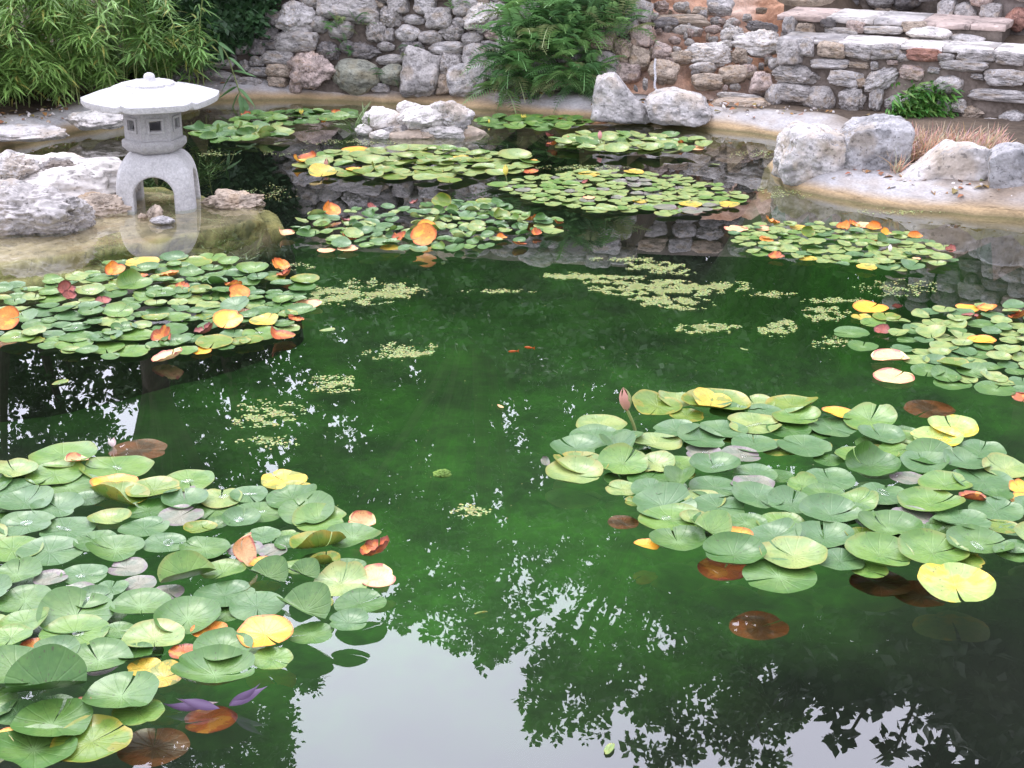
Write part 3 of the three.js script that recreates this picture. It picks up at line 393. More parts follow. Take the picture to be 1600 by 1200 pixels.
  part(T, 'finial', uvOf(new THREE.LatheGeometry([[.036, .546], [.03, .553], [.025, .561], [.024, .573], [.02, .58], [.01, .585], [0, .586]].map(([a, b]) => new THREE.Vector2(a, b)), 24)), gRoof);
}
{ // rock pile standing in the pond
  const c = P(648, 212), G = 'rocks piled in the middle of the pond';
  solid('concrete_plinth', rock(71, { w: .62, h: .2, d: .42, sharp: 14, detail: 14, flat: .12 }), stone('tan'), c.clone().add(V(.04, -.03, -.1)), 'tan plinth at water level under the rock pile', 'plinth');
  const L = [[72, 596, 205, 62, 36, 'white', 0, 'rounded white rock at the left of the mid pond pile', .02], [73, 662, 200, 66, 30, 'white', .1, 'long white rock across the front middle of the pond pile', .06], [74, 640, 182, 38, 20, 'white', 0, 'small white rock at the top of the pond pile', .1], [75, 700, 202, 62, 44, 'pale', -.2, 'craggy grey rock at the right of the pond pile', .05, .05], [76, 694, 217, 58, 24, 'white', 0, 'low pale rock at the right foot of the pond pile', .0], [77, 610, 213, 38, 16, 'pale', .2, 'flat grey rock below the rounded one in the pond pile', .0], [78, 632, 214, 36, 18, 'pale', 0, 'pale rock at the front foot of the pond pile', .0], [79, 568, 212, 26, 16, 'white', 0, 'small rock at the far left foot of the pond pile', 0], [80, 593, 218, 28, 14, 'white', 0, 'small white rock at the front left of the pond pile', 0], [81, 672, 217, 26, 14, 'tan', 0, 'small tan rock at the front right of the pond pile', 0], [82, 636, 206, 32, 14, 'dark', .3, 'dark wedge of rock between the white ones of the pile', .03], [83, 655, 218, 50, 10, 'tan', 0, 'flat tan rock at the waterline of the pile', -.005]];
  for (const [s, x, y, w, h, t, turn, l, lift, pits = .01] of L) boulder(s, x, y, w, h, { y: lift, deep: .8, rough: .2, pits, detail: 14, turn, group: G }, t, l, 'rock');
}

// ---------------------------------------------------------------- water lilies
const padTex = (seed, base, o = {}) => texture(384, (u, v) => {
  const x = u * 2 - 1, y = v * 2 - 1, r = Math.hypot(x, y), a = Math.atan2(y, x), n = pf(u, v, 4, seed, 5), m = pf(u, v, 24, seed + 5, 3);
  const wob = .22 * (pf(u, v, 6, seed + 9, 2) - .5), k1 = 1 - Math.abs(((a / 6.2832 * 15 + wob) % 1 + 1) % 1 * 2 - 1), w1 = smooth(1 - .09 / (r + .12), 1, k1), k2 = 1 - Math.abs(((a / 6.2832 * 30 + .5 + wob * 2 + r * .3) % 1 + 1) % 1 * 2 - 1), w2 = smooth(1 - .1 / (r + .1), 1, k2) * smooth(.45, .7, r);
  let c = mixc(base, base.map((q, i) => q * [1.45, 1.22, 1.25][i]), smooth(.35, .7, n)); c = c.map(q => q * (.86 + .28 * m));
  c = mixc(c, [base[0] * 1.4 + .03, base[1] * 1.22 + .02, base[2] * 1.3 + .02], .3 * w1 + .14 * w2);
  if (o.centre) c = mixc(c, o.centre, .7 * smooth(.35, .02, r));
  if (o.edge) c = mixc(c, o.edge, smooth(o.e0 ?? .78, 1, r + .35 * (n - .5)));
  if (o.blotch) c = mixc(c, o.blotch, smooth(o.b0 ?? .56, .68, pf(u, v, 3, seed + 31, 4)));
  const sp = pf(u, v, 34, seed + 50, 2); if (sp > .8) c = mixc(c, [.05, .045, .02], .7 * smooth(.8, .86, sp));
  return c;
}, true);
const veins = texture(384, (u, v) => { const x = u * 2 - 1, y = v * 2 - 1, r = Math.hypot(x, y), a = Math.atan2(y, x), wob = .2 * (pf(u, v, 6, 9, 2) - .5); const k = 1 - Math.abs(((a / 6.2832 * 15 + wob) % 1 + 1) % 1 * 2 - 1), w = smooth(1 - .2 / (r + .12), 1, k); return .6 - .25 * w + .5 * (pf(u, v, 7, 3, 4) - .5); });
const G1 = [.066, .15, .03];
const padKinds = {
  green: padTex(1, G1, { centre: [.2, .32, .12] }), bluish: padTex(2, [.072, .155, .05]), fresh: padTex(3, [.09, .19, .032], { edge: [.15, .21, .04], e0: .88 }), deep: padTex(4, [.042, .12, .018]),
  pale: padTex(5, [.18, .265, .075], { edge: [.25, .26, .07], e0: .85 }), lime: padTex(6, [.115, .195, .025], { edge: [.3, .25, .035], e0: .8, blotch: [.2, .21, .03], b0: .62 }), yellow: padTex(7, [.46, .34, .045], { blotch: [.24, .26, .05], b0: .6 }), gold: padTex(8, [.68, .37, .03], { edge: [.55, .16, .03], e0: .82 }),
  orange: padTex(9, [.6, .235, .04], { edge: [.42, .09, .02], blotch: [.8, .4, .05] }), rust: padTex(10, [.36, .10, .03], { blotch: [.6, .24, .05], edge: [.2, .05, .03] }), peach: padTex(11, [.62, .4, .19], { edge: [.48, .14, .11], e0: .8, blotch: [.85, .66, .3] }), brown: padTex(12, [.13, .05, .018], { blotch: [.07, .03, .012] }),
  mauve: padTex(13, [.15, .175, .12], { blotch: [.19, .16, .15] }), red: padTex(14, [.25, .085, .06], { edge: [.12, .03, .03] }), goldheart: padTex(15, [.26, .36, .09], { centre: [.7, .44, .02], blotch: [.62, .44, .03], b0: .55 }),
};
const padMats = {}; const padLook = { yellow: 'yellowing lily pad', gold: 'golden yellow lily pad', orange: 'bright orange withering lily pad', rust: 'curled rust brown lily pad', peach: 'peach coloured dying lily pad', brown: 'dead brown lily pad', mauve: 'greyish purple lily pad', red: 'dark red crumpled lily pad', goldheart: 'green lily pad with a golden middle', lime: 'yellow green lily pad' };
const padMat = k => padMats[k] ??= new THREE.MeshPhysicalMaterial({ map: padKinds[k], bumpMap: veins, bumpScale: .0022, roughness: k === 'brown' ? .35 : .42, specularIntensity: .75, clearcoat: ['rust', 'red', 'orange', 'peach'].includes(k) ? 0 : .16, clearcoatRoughness: .15, side: THREE.DoubleSide });
function padGeo(seed, form, rings = 7, seg = 44) {
  const r = rng(seed * 77 + 5), pos = [], uv = [], idx = [], notch = .015 + .06 * r(), o = r() * 40, ba = r() * 6.28, fa = r() * 6.28, oval = 1 - .1 * r();
  const cup = { flat: .03, cup: .18, bend: .05, fold: .06, curl: .12, crumple: .1 }[form] * (.7 + .6 * r()), rim = .03 + .05 * r(), ra = r() * 6, bite = r() < .35 ? r() : 0;
  for (let i = 0; i <= rings; i++) for (let j = 0; j <= seg; j++) {
    const t = i / rings, e = j / seg, a = notch + e * (2 * Math.PI - 2 * notch);
    const lobe = 1 - .10 * Math.exp(-Math.pow(Math.min(e, 1 - e) / .035, 2)), R = t * lobe * (1 + .05 * n3(Math.cos(a) * 1.6 + o, Math.sin(a) * 1.6, 1) + .012 * n3(Math.cos(a) * 7 + o, Math.sin(a) * 7, 4)) * (bite ? 1 - .16 * Math.exp(-Math.pow((e - .3 - .4 * bite) / .03, 2)) : 1);
    let x = Math.cos(a) * R, z = Math.sin(a) * R * oval, y = cup * t * t * t + .035 * t * fbm(x * 1.3 + o, 2, z * 1.3, 3) + .016 * t * t * Math.sin(a * 5 + o) - .02 * Math.exp(-t * t * 30);
    y += rim * Math.pow(t, 9) * (.6 + .6 * Math.sin(a * 2 + ra)); y -= .05 * t * Math.exp(-Math.pow(Math.min(e, 1 - e) / .05, 2)); // the notch dips
    const s = x * Math.cos(ba) + z * Math.sin(ba), w = -x * Math.sin(ba) + z * Math.cos(ba);
    if (form === 'bend') y += .32 * Math.max(0, s - .05) ** 1.6;
    if (form === 'fold') { const k = Math.abs(z), bend = Math.min(1, k / .9); y += .62 * k; z *= .8; x *= 1 - .04 * bend; }
    if (form === 'curl') { const k = Math.max(0, s - .15), th = k * 2.5; const ns = Math.min(s, .15) + (th > 0 ? Math.sin(th) / 2.5 : 0), ny = th > 0 ? (1 - Math.cos(th)) / 2.5 : 0; x += (ns - s) * Math.cos(ba); z += (ns - s) * Math.sin(ba); y += ny; }
    if (form === 'crumple') { const c2 = fbm(x * 1.7 + o, 5, z * 1.7, 3); y += .55 * t * Math.abs(c2) + .75 * Math.max(0, s - .1) ** 1.2 + .4 * Math.max(0, -w - .2); const q = 1 - .35 * Math.max(0, s) - .2 * Math.max(0, -w); x *= q; z *= q; y += .12 * n3(x * 4 + o, z * 4, 3) * t; }
    pos.push(x / 2, y / 2, z / 2); uv.push(.5 + .5 * Math.cos(a) * t * .99, .5 + .5 * Math.sin(a) * t * .99);
    if (i < rings && j < seg) { const q = i * (seg + 1) + j; idx.push(q, q + 1, q + seg + 1, q + 1, q + seg + 2, q + seg + 1); }
  }
  const g = new THREE.BufferGeometry(); g.setAttribute('position', new THREE.Float32BufferAttribute(pos, 3)); g.setAttribute('uv', new THREE.Float32BufferAttribute(uv, 2)); g.setIndex(idx); g.computeVertexNormals(); return g;
}
const forms = {}; for (const f of ['flat', 'cup', 'bend', 'fold', 'curl', 'crumple']) { forms[f] = [...Array(f === 'flat' || f === 'cup' || f === 'bend' ? 8 : 5)].map((_, i) => padGeo(i + 10 * f.length + f.charCodeAt(0), f)); }
const farForms = {}; for (const f in forms) farForms[f] = [0, 1, 2, 3].map(i => padGeo(i + 500 + f.charCodeAt(1), f, 4, 24));
const R0 = rng(2024), pick = (a, r = R0) => a[Math.floor(r() * a.length)];
function pad(lily, px, py, wpx, kind = 'green', form, o = {}) {
  const r = R0; form ??= pick(['flat', 'flat', 'flat', 'cup', 'bend', 'bend']);
  const lift = o.lift ?? { flat: .004, cup: .006, bend: .006, fold: .012, curl: .008, crumple: .004 }[form] + r() * (o.stack ?? .01) + (o.up ?? 0), p = P(px, py, lift), d = wpx * perPixel(p);
  const geo = pick((o.far ? farForms : forms)[form], r), t = (o.tilt ?? (form === 'flat' ? .045 : .11)) * (.35 + .65 * r()), az = o.az ?? (r() < .6 ? Math.PI / 2 + (r() - .5) * 2 : r() * 6.28); // leans mostly towards the viewer's side
  const q = new THREE.Quaternion().setFromAxisAngle(V(Math.sin(az), 0, -Math.cos(az)), o.tiltAbs ?? t).multiply(new THREE.Quaternion().setFromAxisAngle(V(0, 1, 0), o.turn ?? r() * 6.28));
  p.y += Math.sin(o.tiltAbs ?? t) * d * .5 * (o.sit ?? .8);
  const m = part(lily, 'lily_pad', geo, padMat(kind), p.sub(lily.position), q, V(d, d * (o.thick ?? 1), d)); if (padLook[kind]) m.userData.label = padLook[kind];
  if (!o.far && d > .09 && (form === 'cup' || form === 'flat') && r() < .2) { const k = part(m, 'water_drop', dropGeo, dropMat, V((r() - .5) * .16, .022, (r() - .5) * .16)); k.rotation.y = r() * 6; k.scale.set(.08 + .12 * r(), .02, .05 + .08 * r()); }
  return m;
}
const dropGeo = new THREE.SphereGeometry(1, 14, 8), dropMat = new THREE.MeshPhysicalMaterial({ color: rgb(.97, .98, .97), roughness: .02, transmission: 1, thickness: 0, ior: 1.4 });
const lilyAt = (px, py, label) => thing('water_lily', P(px, py), label, 'water lily');
const budMats = { rose: simple([.5, .24, .18], { roughness: .5 }), gold: simple([.75, .62, .12], { roughness: .5 }), green: simple([.22, .26, .08], { roughness: .5 }), white: simple([.85, .75, .72], { roughness: .5 }), pink: simple([.75, .36, .34], { roughness: .5 }), violet: simple([.17, .11, .2], { roughness: .45 }) };
const petal = (() => { const pos = [], idx = [], N = 7, M = 5; for (let i = 0; i <= N; i++) for (let j = 0; j < M; j++) { const t = i / N, k = (j / (M - 1) - .5), w = .33 * Math.sin(Math.PI * Math.pow(t, .72)) + .01, r = .30 * Math.sin(Math.PI * Math.min(1, t * .93 + .07)) ** .8, a = k * w * 5.2; pos.push(Math.sin(a) * r, t, Math.cos(a) * r + .005); if (i < N && j < M - 1) { const q = i * M + j; idx.push(q, q + 1, q + M, q + 1, q + M + 1, q + M); } } const g = new THREE.BufferGeometry(); g.setAttribute('position', new THREE.Float32BufferAttribute(pos, 3)); g.setIndex(idx); g.computeVertexNormals(); return g; })();
const dblBud = {}; const budMat = k => dblBud[k] ??= dbl(budMats[k]);
function bud(lily, px, py, hpx, kind, { foot = 0, lean = 0, open = 0, stemTo } = {}) { // py: bottom of the bud; it stands on a stem out of the water
  const w = P(...(stemTo ?? [px, py + foot])), m = perPixel(w), h = hpx * m * 1.03, y = Math.max(.005, foot * m * 1.02), top = stemTo ? onPlane(px, py, w, V(0, 0, 1)) : w.clone().setY(y);
  const b = new THREE.Group(); b.name = 'flower_bud'; b.position.copy(top).sub(lily.position); b.rotation.z = lean; lily.add(b);
  for (let i = 0; i < 5; i++) { const q = new THREE.Quaternion().setFromEuler(new THREE.Euler(open * (1 + (i % 2) * .3), 0, 0)); const t = new THREE.Quaternion().setFromAxisAngle(V(0, 1, 0), i * 1.2566); part(b, 'petal', petal, budMat(i % 2 && kind === 'rose' ? 'green' : kind), V(), t.multiply(q), V(h * .82, h, h * .82)); }
  const d = w.clone().setY(-.04).sub(top), c = new THREE.CatmullRomCurve3([V(), d.clone().multiplyScalar(.5).add(V(.006, 0, 0)), d]);
  part(lily, 'stem', new THREE.TubeGeometry(c, 8, Math.max(.0028, h * .07), 6), budMat('green'), top.clone().sub(lily.position));
}
const inside = (poly, x, y) => { let c = false; for (let i = 0, j = poly.length - 1; i < poly.length; j = i++) { const [a, b] = poly[i], [d, e] = poly[j]; if ((b > y) !== (e > y) && x < a + (y - b) / (e - b) * (d - a)) c = !c; } return c; };
const GREENS = ['green', 'green', 'bluish', 'green', 'fresh', 'bluish', 'deep', 'fresh', 'pale', 'pale', 'lime'];
{ // large patch at the front left; numbers read off the photograph
  const S = 2.264, X = x => x / S, Y = y => 670 + y / S, L = lilyAt(150, 950, 'large crowded water lily filling the lower left corner of the pond');
  const list = [[225, 98, 215, 'fresh', 'flat'], [415, 145, 235, 'fresh', 'flat'], [55, 155, 150, 'pale'], [195, 165, 190, 'fresh', 'flat'], [245, 207, 210, 'green'], [60, 215, 140], [-40, 200, 150], [90, 265, 180, 'bluish'], [205, 285, 165], [310, 250, 110, 'bluish'], [545, 224, 175, 'lime', 'bend'], [425, 250, 190, 'lime', 'curl'], [405, 205, 150, 'gold', 'bend'], [670, 187, 165, 'fresh'], [655, 255, 150], [782, 247, 148, 'pale', 'flat'], [880, 235, 125, 'bluish'], [1005, 185, 155, 'yellow', 'flat'], [1040, 210, 110, 'yellow', 'flat'], [1035, 252, 165], [920, 300, 160], [1085, 300, 185], [855, 330, 130, 'bluish', 'cup'], [710, 358, 110], [765, 345, 90, 'green'], [640, 310, 150, 'mauve', 'flat'], [525, 290, 150, 'deep', 'flat'], [390, 330, 140], [510, 355, 165, 'bluish', 'flat'], [95, 340, 180, 'bluish'], [235, 358, 180, 'bluish'], [340, 400, 145], [410, 430, 180], [585, 410, 145, 'bluish', 'flat'], [725, 425, 165, 'green', 'flat'], [930, 378, 115, 'bluish', 'flat'], [865, 428, 120, 'mauve', 'flat'], [965, 435, 95, 'mauve', 'flat'], [1020, 380, 80], [1015, 410, 85], [1130, 330, 175, 'fresh', 'bend'], [1250, 390, 185], [1125, 418, 180, 'lime', 'curl'], [175, 440, 210, 'bluish'], [45, 430, 190], [-60, 380, 160], [450, 495, 130, 'mauve', 'flat'], [300, 520, 150, 'bluish', 'flat'], [180, 530, 110, 'mauve', 'flat'], [60, 520, 160], [90, 610, 180, 'green'], [-40, 580, 150], [490, 552, 115, 'mauve', 'flat'], [395, 565, 115, 'bluish', 'flat'], [270, 590, 150, 'mauve', 'flat'], [595, 580, 110, 'mauve', 'flat'], [790, 510, 150, 'fresh'], [660, 530, 190, 'fresh', 'fold'], [935, 482, 105, 'gold', 'bend'], [950, 530, 150, 'green', 'fold'], [500, 635, 195], [330, 610, 130], [270, 665, 250, 'green', 'bend'], [265, 725, 220, 'fresh', 'flat'], [665, 680, 220, 'green', 'cup'], [795, 590, 195, 'bluish'], [910, 630, 190, 'bluish'], [1060, 490, 110, 'fresh'], [1075, 520, 120, 'green', 'fold'], [1150, 475, 110, 'lime', 'curl'], [1230, 490, 120], [1205, 555, 190, 'pale', 'bend'], [1335, 442, 120, 'rust', 'crumple'], [1335, 535, 120, 'peach', 'bend'], [1275, 620, 170], [1235, 690, 130, 'bluish', 'cup'], [1120, 615, 110, 'lime'], [1080, 650, 200, 'green', 'fold'], [1100, 730, 150], [960, 815, 140], [940, 740, 190, 'gold', 'bend', { tilt: .3, az: 1.6 }], [800, 660, 110], [790, 780, 190, 'green', 'cup'], [545, 750, 200], [420, 715, 110], [480, 800, 120, 'deep'], [350, 830, 230, 'green', 'bend'], [650, 790, 95, 'rust', 'flat'], [740, 712, 120, 'orange', 'flat'], [580, 880, 130, 'yellow', 'bend'], [510, 845, 110, 'yellow'], [760, 880, 270, 'green', 'cup'], [430, 955, 255, 'green', 'bend'], [490, 1005, 170, 'fresh', 'flat'], [165, 930, 280, 'deep', 'fold'], [60, 880, 240, 'green', 'bend', { tilt: .34, az: .3 }], [200, 795, 150, 'bluish'], [90, 690, 160], [40, 745, 140], [130, 770, 110, 'rust', 'flat'], [-50, 700, 150], [60, 1010, 150], [185, 1050, 270, 'green', 'bend'], [325, 1110, 260, 'lime'], [120, 1140, 280, 'green'], [20, 1085, 75, 'gold', 'bend'], [-60, 980, 220], [-60, 1150, 200], [290, 970, 60, 'peach'], [30, 380, 120, 'fresh'], [20, 270, 120]];
    const rankL = list.map(a => a[1]).sort((a, b) => a - b);
  list.forEach(([x, y, w, k, f, o]) => pad(L, X(x), Y(y), w / S * 1.12, k ?? pick(GREENS), f, { stack: .008, up: .00032 * rankL.indexOf(y), ...o }));
  fill(L, [[-40, 760], [60, 735], [180, 760], [330, 775], [470, 775], [590, 830], [600, 940], [480, 985], [340, 1030], [250, 1120], [120, 1180], [-40, 1190]], { w0: 50, w1: 82, kinds: ['deep', 'bluish', 'green', 'mauve'], seed: 81, max: 26, far: false, gap: .8, formsList: ['flat'], tilt: .02, stack: .003 });
  pad(L, X(860), Y(485), 62, 'peach', 'curl', { tiltAbs: 1.1, az: .3, sit: 1.1 }); pad(L, X(1280), Y(338), 44, 'peach', 'curl', { tiltAbs: .2 }); pad(L, X(275), Y(124), 40, 'peach', 'curl', { tiltAbs: .3 });
}
{ // large patch at the front right
  const S = 2.051, X = x => 820 + x / S, Y = y => 580 + y / S, L = lilyAt(1250, 770, 'large dense water lily at the front right with one tall pink bud');
  const list = [[425, 115, 140, 'lime', 'bend'], [490, 97, 110, 'pale'], [610, 112, 190, 'lime', 'bend'], [600, 98, 110, 'yellow'], [735, 105, 115, 'pale'], [855, 115, 140, 'lime', 'bend'], [520, 145, 95], [655, 132, 110, 'deep'], [770, 140, 115, 'bluish'], [870, 156, 130, 'fresh', 'bend'], [630, 195, 140, 'bluish', 'bend'], [735, 172, 150, 'pale'], [485, 195, 130, 'bluish', 'bend'], [985, 183, 132, 'bluish', 'flat'], [1005, 140, 100, 'gold'], [1105, 162, 150, 'fresh'], [1370, 190, 145, 'goldheart', 'cup'], [845, 190, 125, 'deep', 'flat'], [245, 175, 140, 'pale', 'flat'], [225, 215, 150, 'bluish'], [330, 212, 85], [165, 252, 140, 'bluish', 'cup'], [295, 255, 120, 'bluish', 'fold'], [420, 238, 140, 'pale'], [565, 225, 135, 'bluish', 'bend'], [575, 264, 105, 'mauve'], [735, 235, 125, 'bluish', 'flat'], [895, 243, 148, 'bluish', 'flat'], [1140, 213, 137, 'bluish'], [1220, 215, 95, 'fresh'], [1320, 222, 140, 'goldheart', 'cup'], [1460, 260, 145, 'bluish', 'flat'], [180, 303, 150, 'lime', 'bend'], [160, 338, 157, 'pale', 'cup'], [315, 303, 140, 'fresh'], [415, 300, 115, 'pale', 'bend'], [495, 300, 105, 'fresh'], [690, 272, 115, 'mauve', 'flat'], [610, 313, 142, 'bluish', 'cup'], [735, 333, 124, 'bluish', 'flat'], [730, 365, 120, 'mauve', 'flat'], [315, 380, 98, 'pale', 'flat'], [405, 385, 115], [400, 345, 130, 'deep'], [495, 358, 112, 'green', 'fold'], [610, 375, 140, 'bluish'], [975, 350, 147, 'bluish', 'flat'], [1110, 310, 152, 'deep', 'curl'], [1060, 272, 115, 'fresh'], [1130, 266, 115], [1190, 255, 100], [1215, 248, 105], [1280, 300, 132, 'bluish', 'bend'], [1295, 270, 135], [1415, 300, 132, 'bluish'], [1540, 317, 125], [1225, 345, 95, 'mauve', 'flat'], [1345, 372, 145, 'fresh', 'bend'], [1470, 355, 172, 'bluish', 'flat'], [1390, 355, 95], [445, 440, 175, 'bluish', 'bend'], [470, 480, 180, 'fresh', 'flat'], [570, 415, 125], [620, 437, 152, 'bluish', 'flat'], [745, 413, 148, 'bluish', 'cup'], [855, 430, 132, 'bluish'], [960, 400, 125, 'green'], [1060, 425, 125, 'fresh'], [1145, 395, 142, 'bluish'], [1300, 432, 182, 'fresh', 'cup'], [1435, 410, 75, 'rust', 'curl'], [1515, 400, 85, 'deep'], [1510, 450, 152, 'bluish'], [1590, 415, 65, 'gold'], [1590, 380, 70, 'gold'], [600, 487, 105, 'deep'], [710, 490, 115], [820, 492, 135, 'fresh'], [980, 465, 172, 'bluish', 'cup'], [1165, 510, 172, 'green', 'cup'], [1060, 455, 115], [1240, 470, 125, 'mauve', 'flat'], [1400, 490, 155, 'bluish'], [1455, 562, 182, 'green', 'cup'], [1570, 510, 85], [1580, 570, 95, 'bluish'], [680, 540, 95, 'gold'], [390, 560, 70, 'gold'], [640, 635, 155, 'rust', 'flat', { lift: -.004 }], [490, 550, 165, 'green', 'cup'], [590, 520, 142, 'fresh', 'fold'], [668, 595, 172, 'deep', 'cup'], [800, 535, 147, 'bluish', 'bend'], [860, 597, 186, 'pale', 'cup'], [960, 540, 162, 'bluish', 'cup'], [1080, 530, 95, 'lime'], [1010, 612, 132, 'bluish', 'flat'], [1105, 642, 100, 'fresh', 'flat'], [1135, 595, 188, 'fresh', 'cup'], [1305, 590, 192, 'fresh', 'cup'], [1410, 612, 105, 'lime'], [815, 663, 202, 'green', 'flat'], [1300, 525, 125], [1380, 697, 207, 'goldheart', 'cup'], [360, 420, 70, 'lime'], [1620, 340, 140], [1640, 440, 140], [1650, 540, 140], [1560, 590, 110], [1530, 500, 90], [1350, 500, 110], [890, 370, 90], [1220, 560, 110, 'green'], [1000, 530, 90, 'deep'], [540, 480, 80]];
  const rankR = list.map(a => a[1]).sort((a, b) => a - b);
  list.forEach(([x, y, w, k, f, o]) => pad(L, X(x), Y(y), w / S * 1.2, k ?? pick(GREENS), f, { stack: .008, up: .00028 * rankR.indexOf(y), ...o }));
  fill(L, [[900, 690], [1010, 660], [1200, 650], [1400, 670], [1620, 730], [1620, 850], [1500, 870], [1300, 880], [1100, 850], [1010, 800], [960, 750]], { w0: 48, w1: 76, kinds: ['deep', 'bluish', 'green', 'lime'], seed: 82, max: 44, far: false, gap: .8, formsList: ['flat'], tilt: .02, stack: .003 });
  bud(L, 980, 641, 38, 'rose', { stemTo: [996, 672], lean: .18 });
}
function fill(L, poly, { w0, w1, kinds, gap = .72, seed = 1, tries = 2600, far = true, formsList = ['flat', 'flat', 'flat', 'bend', 'cup'], max = 200, skip = [], tilt, stack }) { // scatter pads over a drifting patch
  const r = rng(seed), done = []; const xs = poly.map(p => p[0]), ys = poly.map(p => p[1]), x0 = Math.min(...xs), x1 = Math.max(...xs), y0 = Math.min(...ys), y1 = Math.max(...ys);
  for (let i = 0; i < tries && done.length < max; i++) {
    const x = mix(x0, x1, r()), y = mix(y0, y1, r()); if (!inside(poly, x, y)) continue;
    const el = Math.sin(PITCH + Math.atan((y - 600) / F)), w = mix(w0, w1, Math.pow(r(), 1.4)) * mix(.88, 1.12, (y - y0) / (y1 - y0)), bad = (l, g) => l.some(([a, b, c]) => Math.hypot(x - a, (y - b) / el) < g * (c + w) / 2);
    if (bad(done, gap) || bad(skip, .62)) continue; done.push([x, y, w]);
  }
  done.sort((a, b) => a[1] - b[1]).forEach(([x, y, w]) => pad(L, x, y, w, pick(kinds, r), pick(formsList, r), { far, tilt, stack: stack ?? .01 }));
}
function special(L, list, far) { for (const [x, y, w, k, f, o] of list) pad(L, x, y, w, k, f, { far, ...o }); return list; }
const upr = (a, az = 1.57) => ({ tiltAbs: a, az, sit: 1 });
{
  const L = lilyAt(230, 480, 'wide water lily with orange dying pads in front of the lantern ledge');
  const sp = special(L, [[208, 527, 70, 'fresh', 'flat'], [207, 562 - 12, 58, 'fresh', 'flat'], [265, 562, 60, 'peach', 'crumple', { thick: .5 }], [254, 530, 40, 'rust', 'crumple'], [13, 512, 42, 'orange', 'bend', upr(.75)], [28, 528, 60, 'fresh', 'flat'], [62, 510, 58, 'green', 'flat'], [437, 424, 34, 'orange', 'crumple', upr(.4)], [446, 432, 30, 'rust', 'crumple'], [357, 508, 48, 'gold', 'bend', upr(.35)], [375, 467, 34, 'orange', 'bend', upr(.55)], [412, 503, 46, 'yellow', 'bend'], [460, 501, 32, 'rust', 'crumple', { thick: .6 }], [481, 476, 46, 'peach', 'flat'], [437, 527, 50, 'rust', 'curl'], [408, 522, 64, 'fresh', 'flat'], [322, 520, 40, 'red', 'crumple'], [335, 535, 62, 'lime', 'flat'], [314, 549, 34, 'gold', 'flat'], [290, 548, 40, 'fresh', 'flat'], [222, 411, 54, 'yellow', 'flat'], [302, 411, 60, 'lime', 'flat'], [180, 427, 34, 'orange', 'curl', upr(.3)], [266, 432, 36, 'orange', 'crumple', { thick: .6 }], [220, 434, 28, 'rust', 'crumple', { thick: .5 }], [104, 460, 32, 'red', 'crumple', upr(.4)], [108, 466, 26, 'red', 'crumple'], [160, 472, 30, 'red', 'crumple', { thick: .5 }], [285, 448, 26, 'rust', 'crumple', { thick: .5 }], [365, 447, 28, 'orange', 'curl'], [328, 478, 46, 'pale', 'flat'], [368, 482, 46, 'bluish', 'bend', upr(.25)], [210, 447, 58, 'fresh', 'curl'], [336, 443, 40, 'deep', 'curl'], [460, 460, 38, 'bluish', 'flat'], [116, 540, 62, 'fresh', 'flat'], [165, 545, 64, 'fresh', 'flat'], [120, 528, 56, 'green', 'flat']], false);
  fill(L, [[-60, 446], [30, 443], [80, 440], [130, 430], [190, 405], [330, 402], [420, 425], [478, 440], [472, 468], [488, 482], [465, 500], [440, 528], [380, 542], [300, 553], [180, 560], [92, 550], [66, 536], [-60, 540]], { w0: 27, w1: 56, kinds: GREENS, seed: 7, max: 170, far: false, gap: .66, skip: sp, tries: 5000 });
}
{
  const L = lilyAt(660, 358, 'water lily with raised orange pads in the centre of the pond');
  const sp = special(L, [[662, 382, 42, 'orange', 'bend', upr(.7)], [668, 368, 32, 'gold', 'bend', upr(.8)], [446, 367, 32, 'peach', 'curl'], [516, 336, 34, 'orange', 'curl', upr(.5, .8)], [580, 325, 18, 'red', 'crumple'], [544, 376, 28, 'rust', 'crumple'], [543, 389, 34, 'peach', 'flat'], [625, 374, 28, 'rust', 'crumple'], [690, 322, 32, 'lime', 'curl', upr(.4)], [758, 315, 34, 'lime', 'flat'], [783, 342, 30, 'lime', 'curl', upr(.3)], [830, 345, 28, 'orange', 'crumple'], [872, 350, 18, 'rust', 'crumple'], [838, 366, 20, 'rust', 'crumple'], [810, 383, 30, 'rust', 'crumple', { thick: .4 }], [784, 372, 18, 'orange', 'curl'], [540, 347, 22, 'red', 'crumple'], [648, 318, 18, 'red', 'crumple'], [610, 388, 34, 'yellow', 'flat'], [598, 353, 34, 'bluish', 'flat'], [510, 392, 30, 'peach', 'flat'], [865, 362, 34, 'pale', 'flat'], [850, 354, 34, 'pale', 'flat']], true);
  fill(L, [[440, 366], [490, 335], [560, 326], [650, 320], [700, 315], [782, 316], [800, 330], [880, 345], [878, 362], [840, 372], [770, 388], [640, 393], [540, 389], [490, 372]], { w0: 20, w1: 34, kinds: ['bluish', 'pale', 'green', 'pale', 'deep', 'fresh', 'bluish'], seed: 17, max: 140, gap: .62, skip: sp, formsList: ['flat', 'flat', 'bend', 'cup', 'curl'], tilt: .2, stack: .02, tries: 6000 });
}
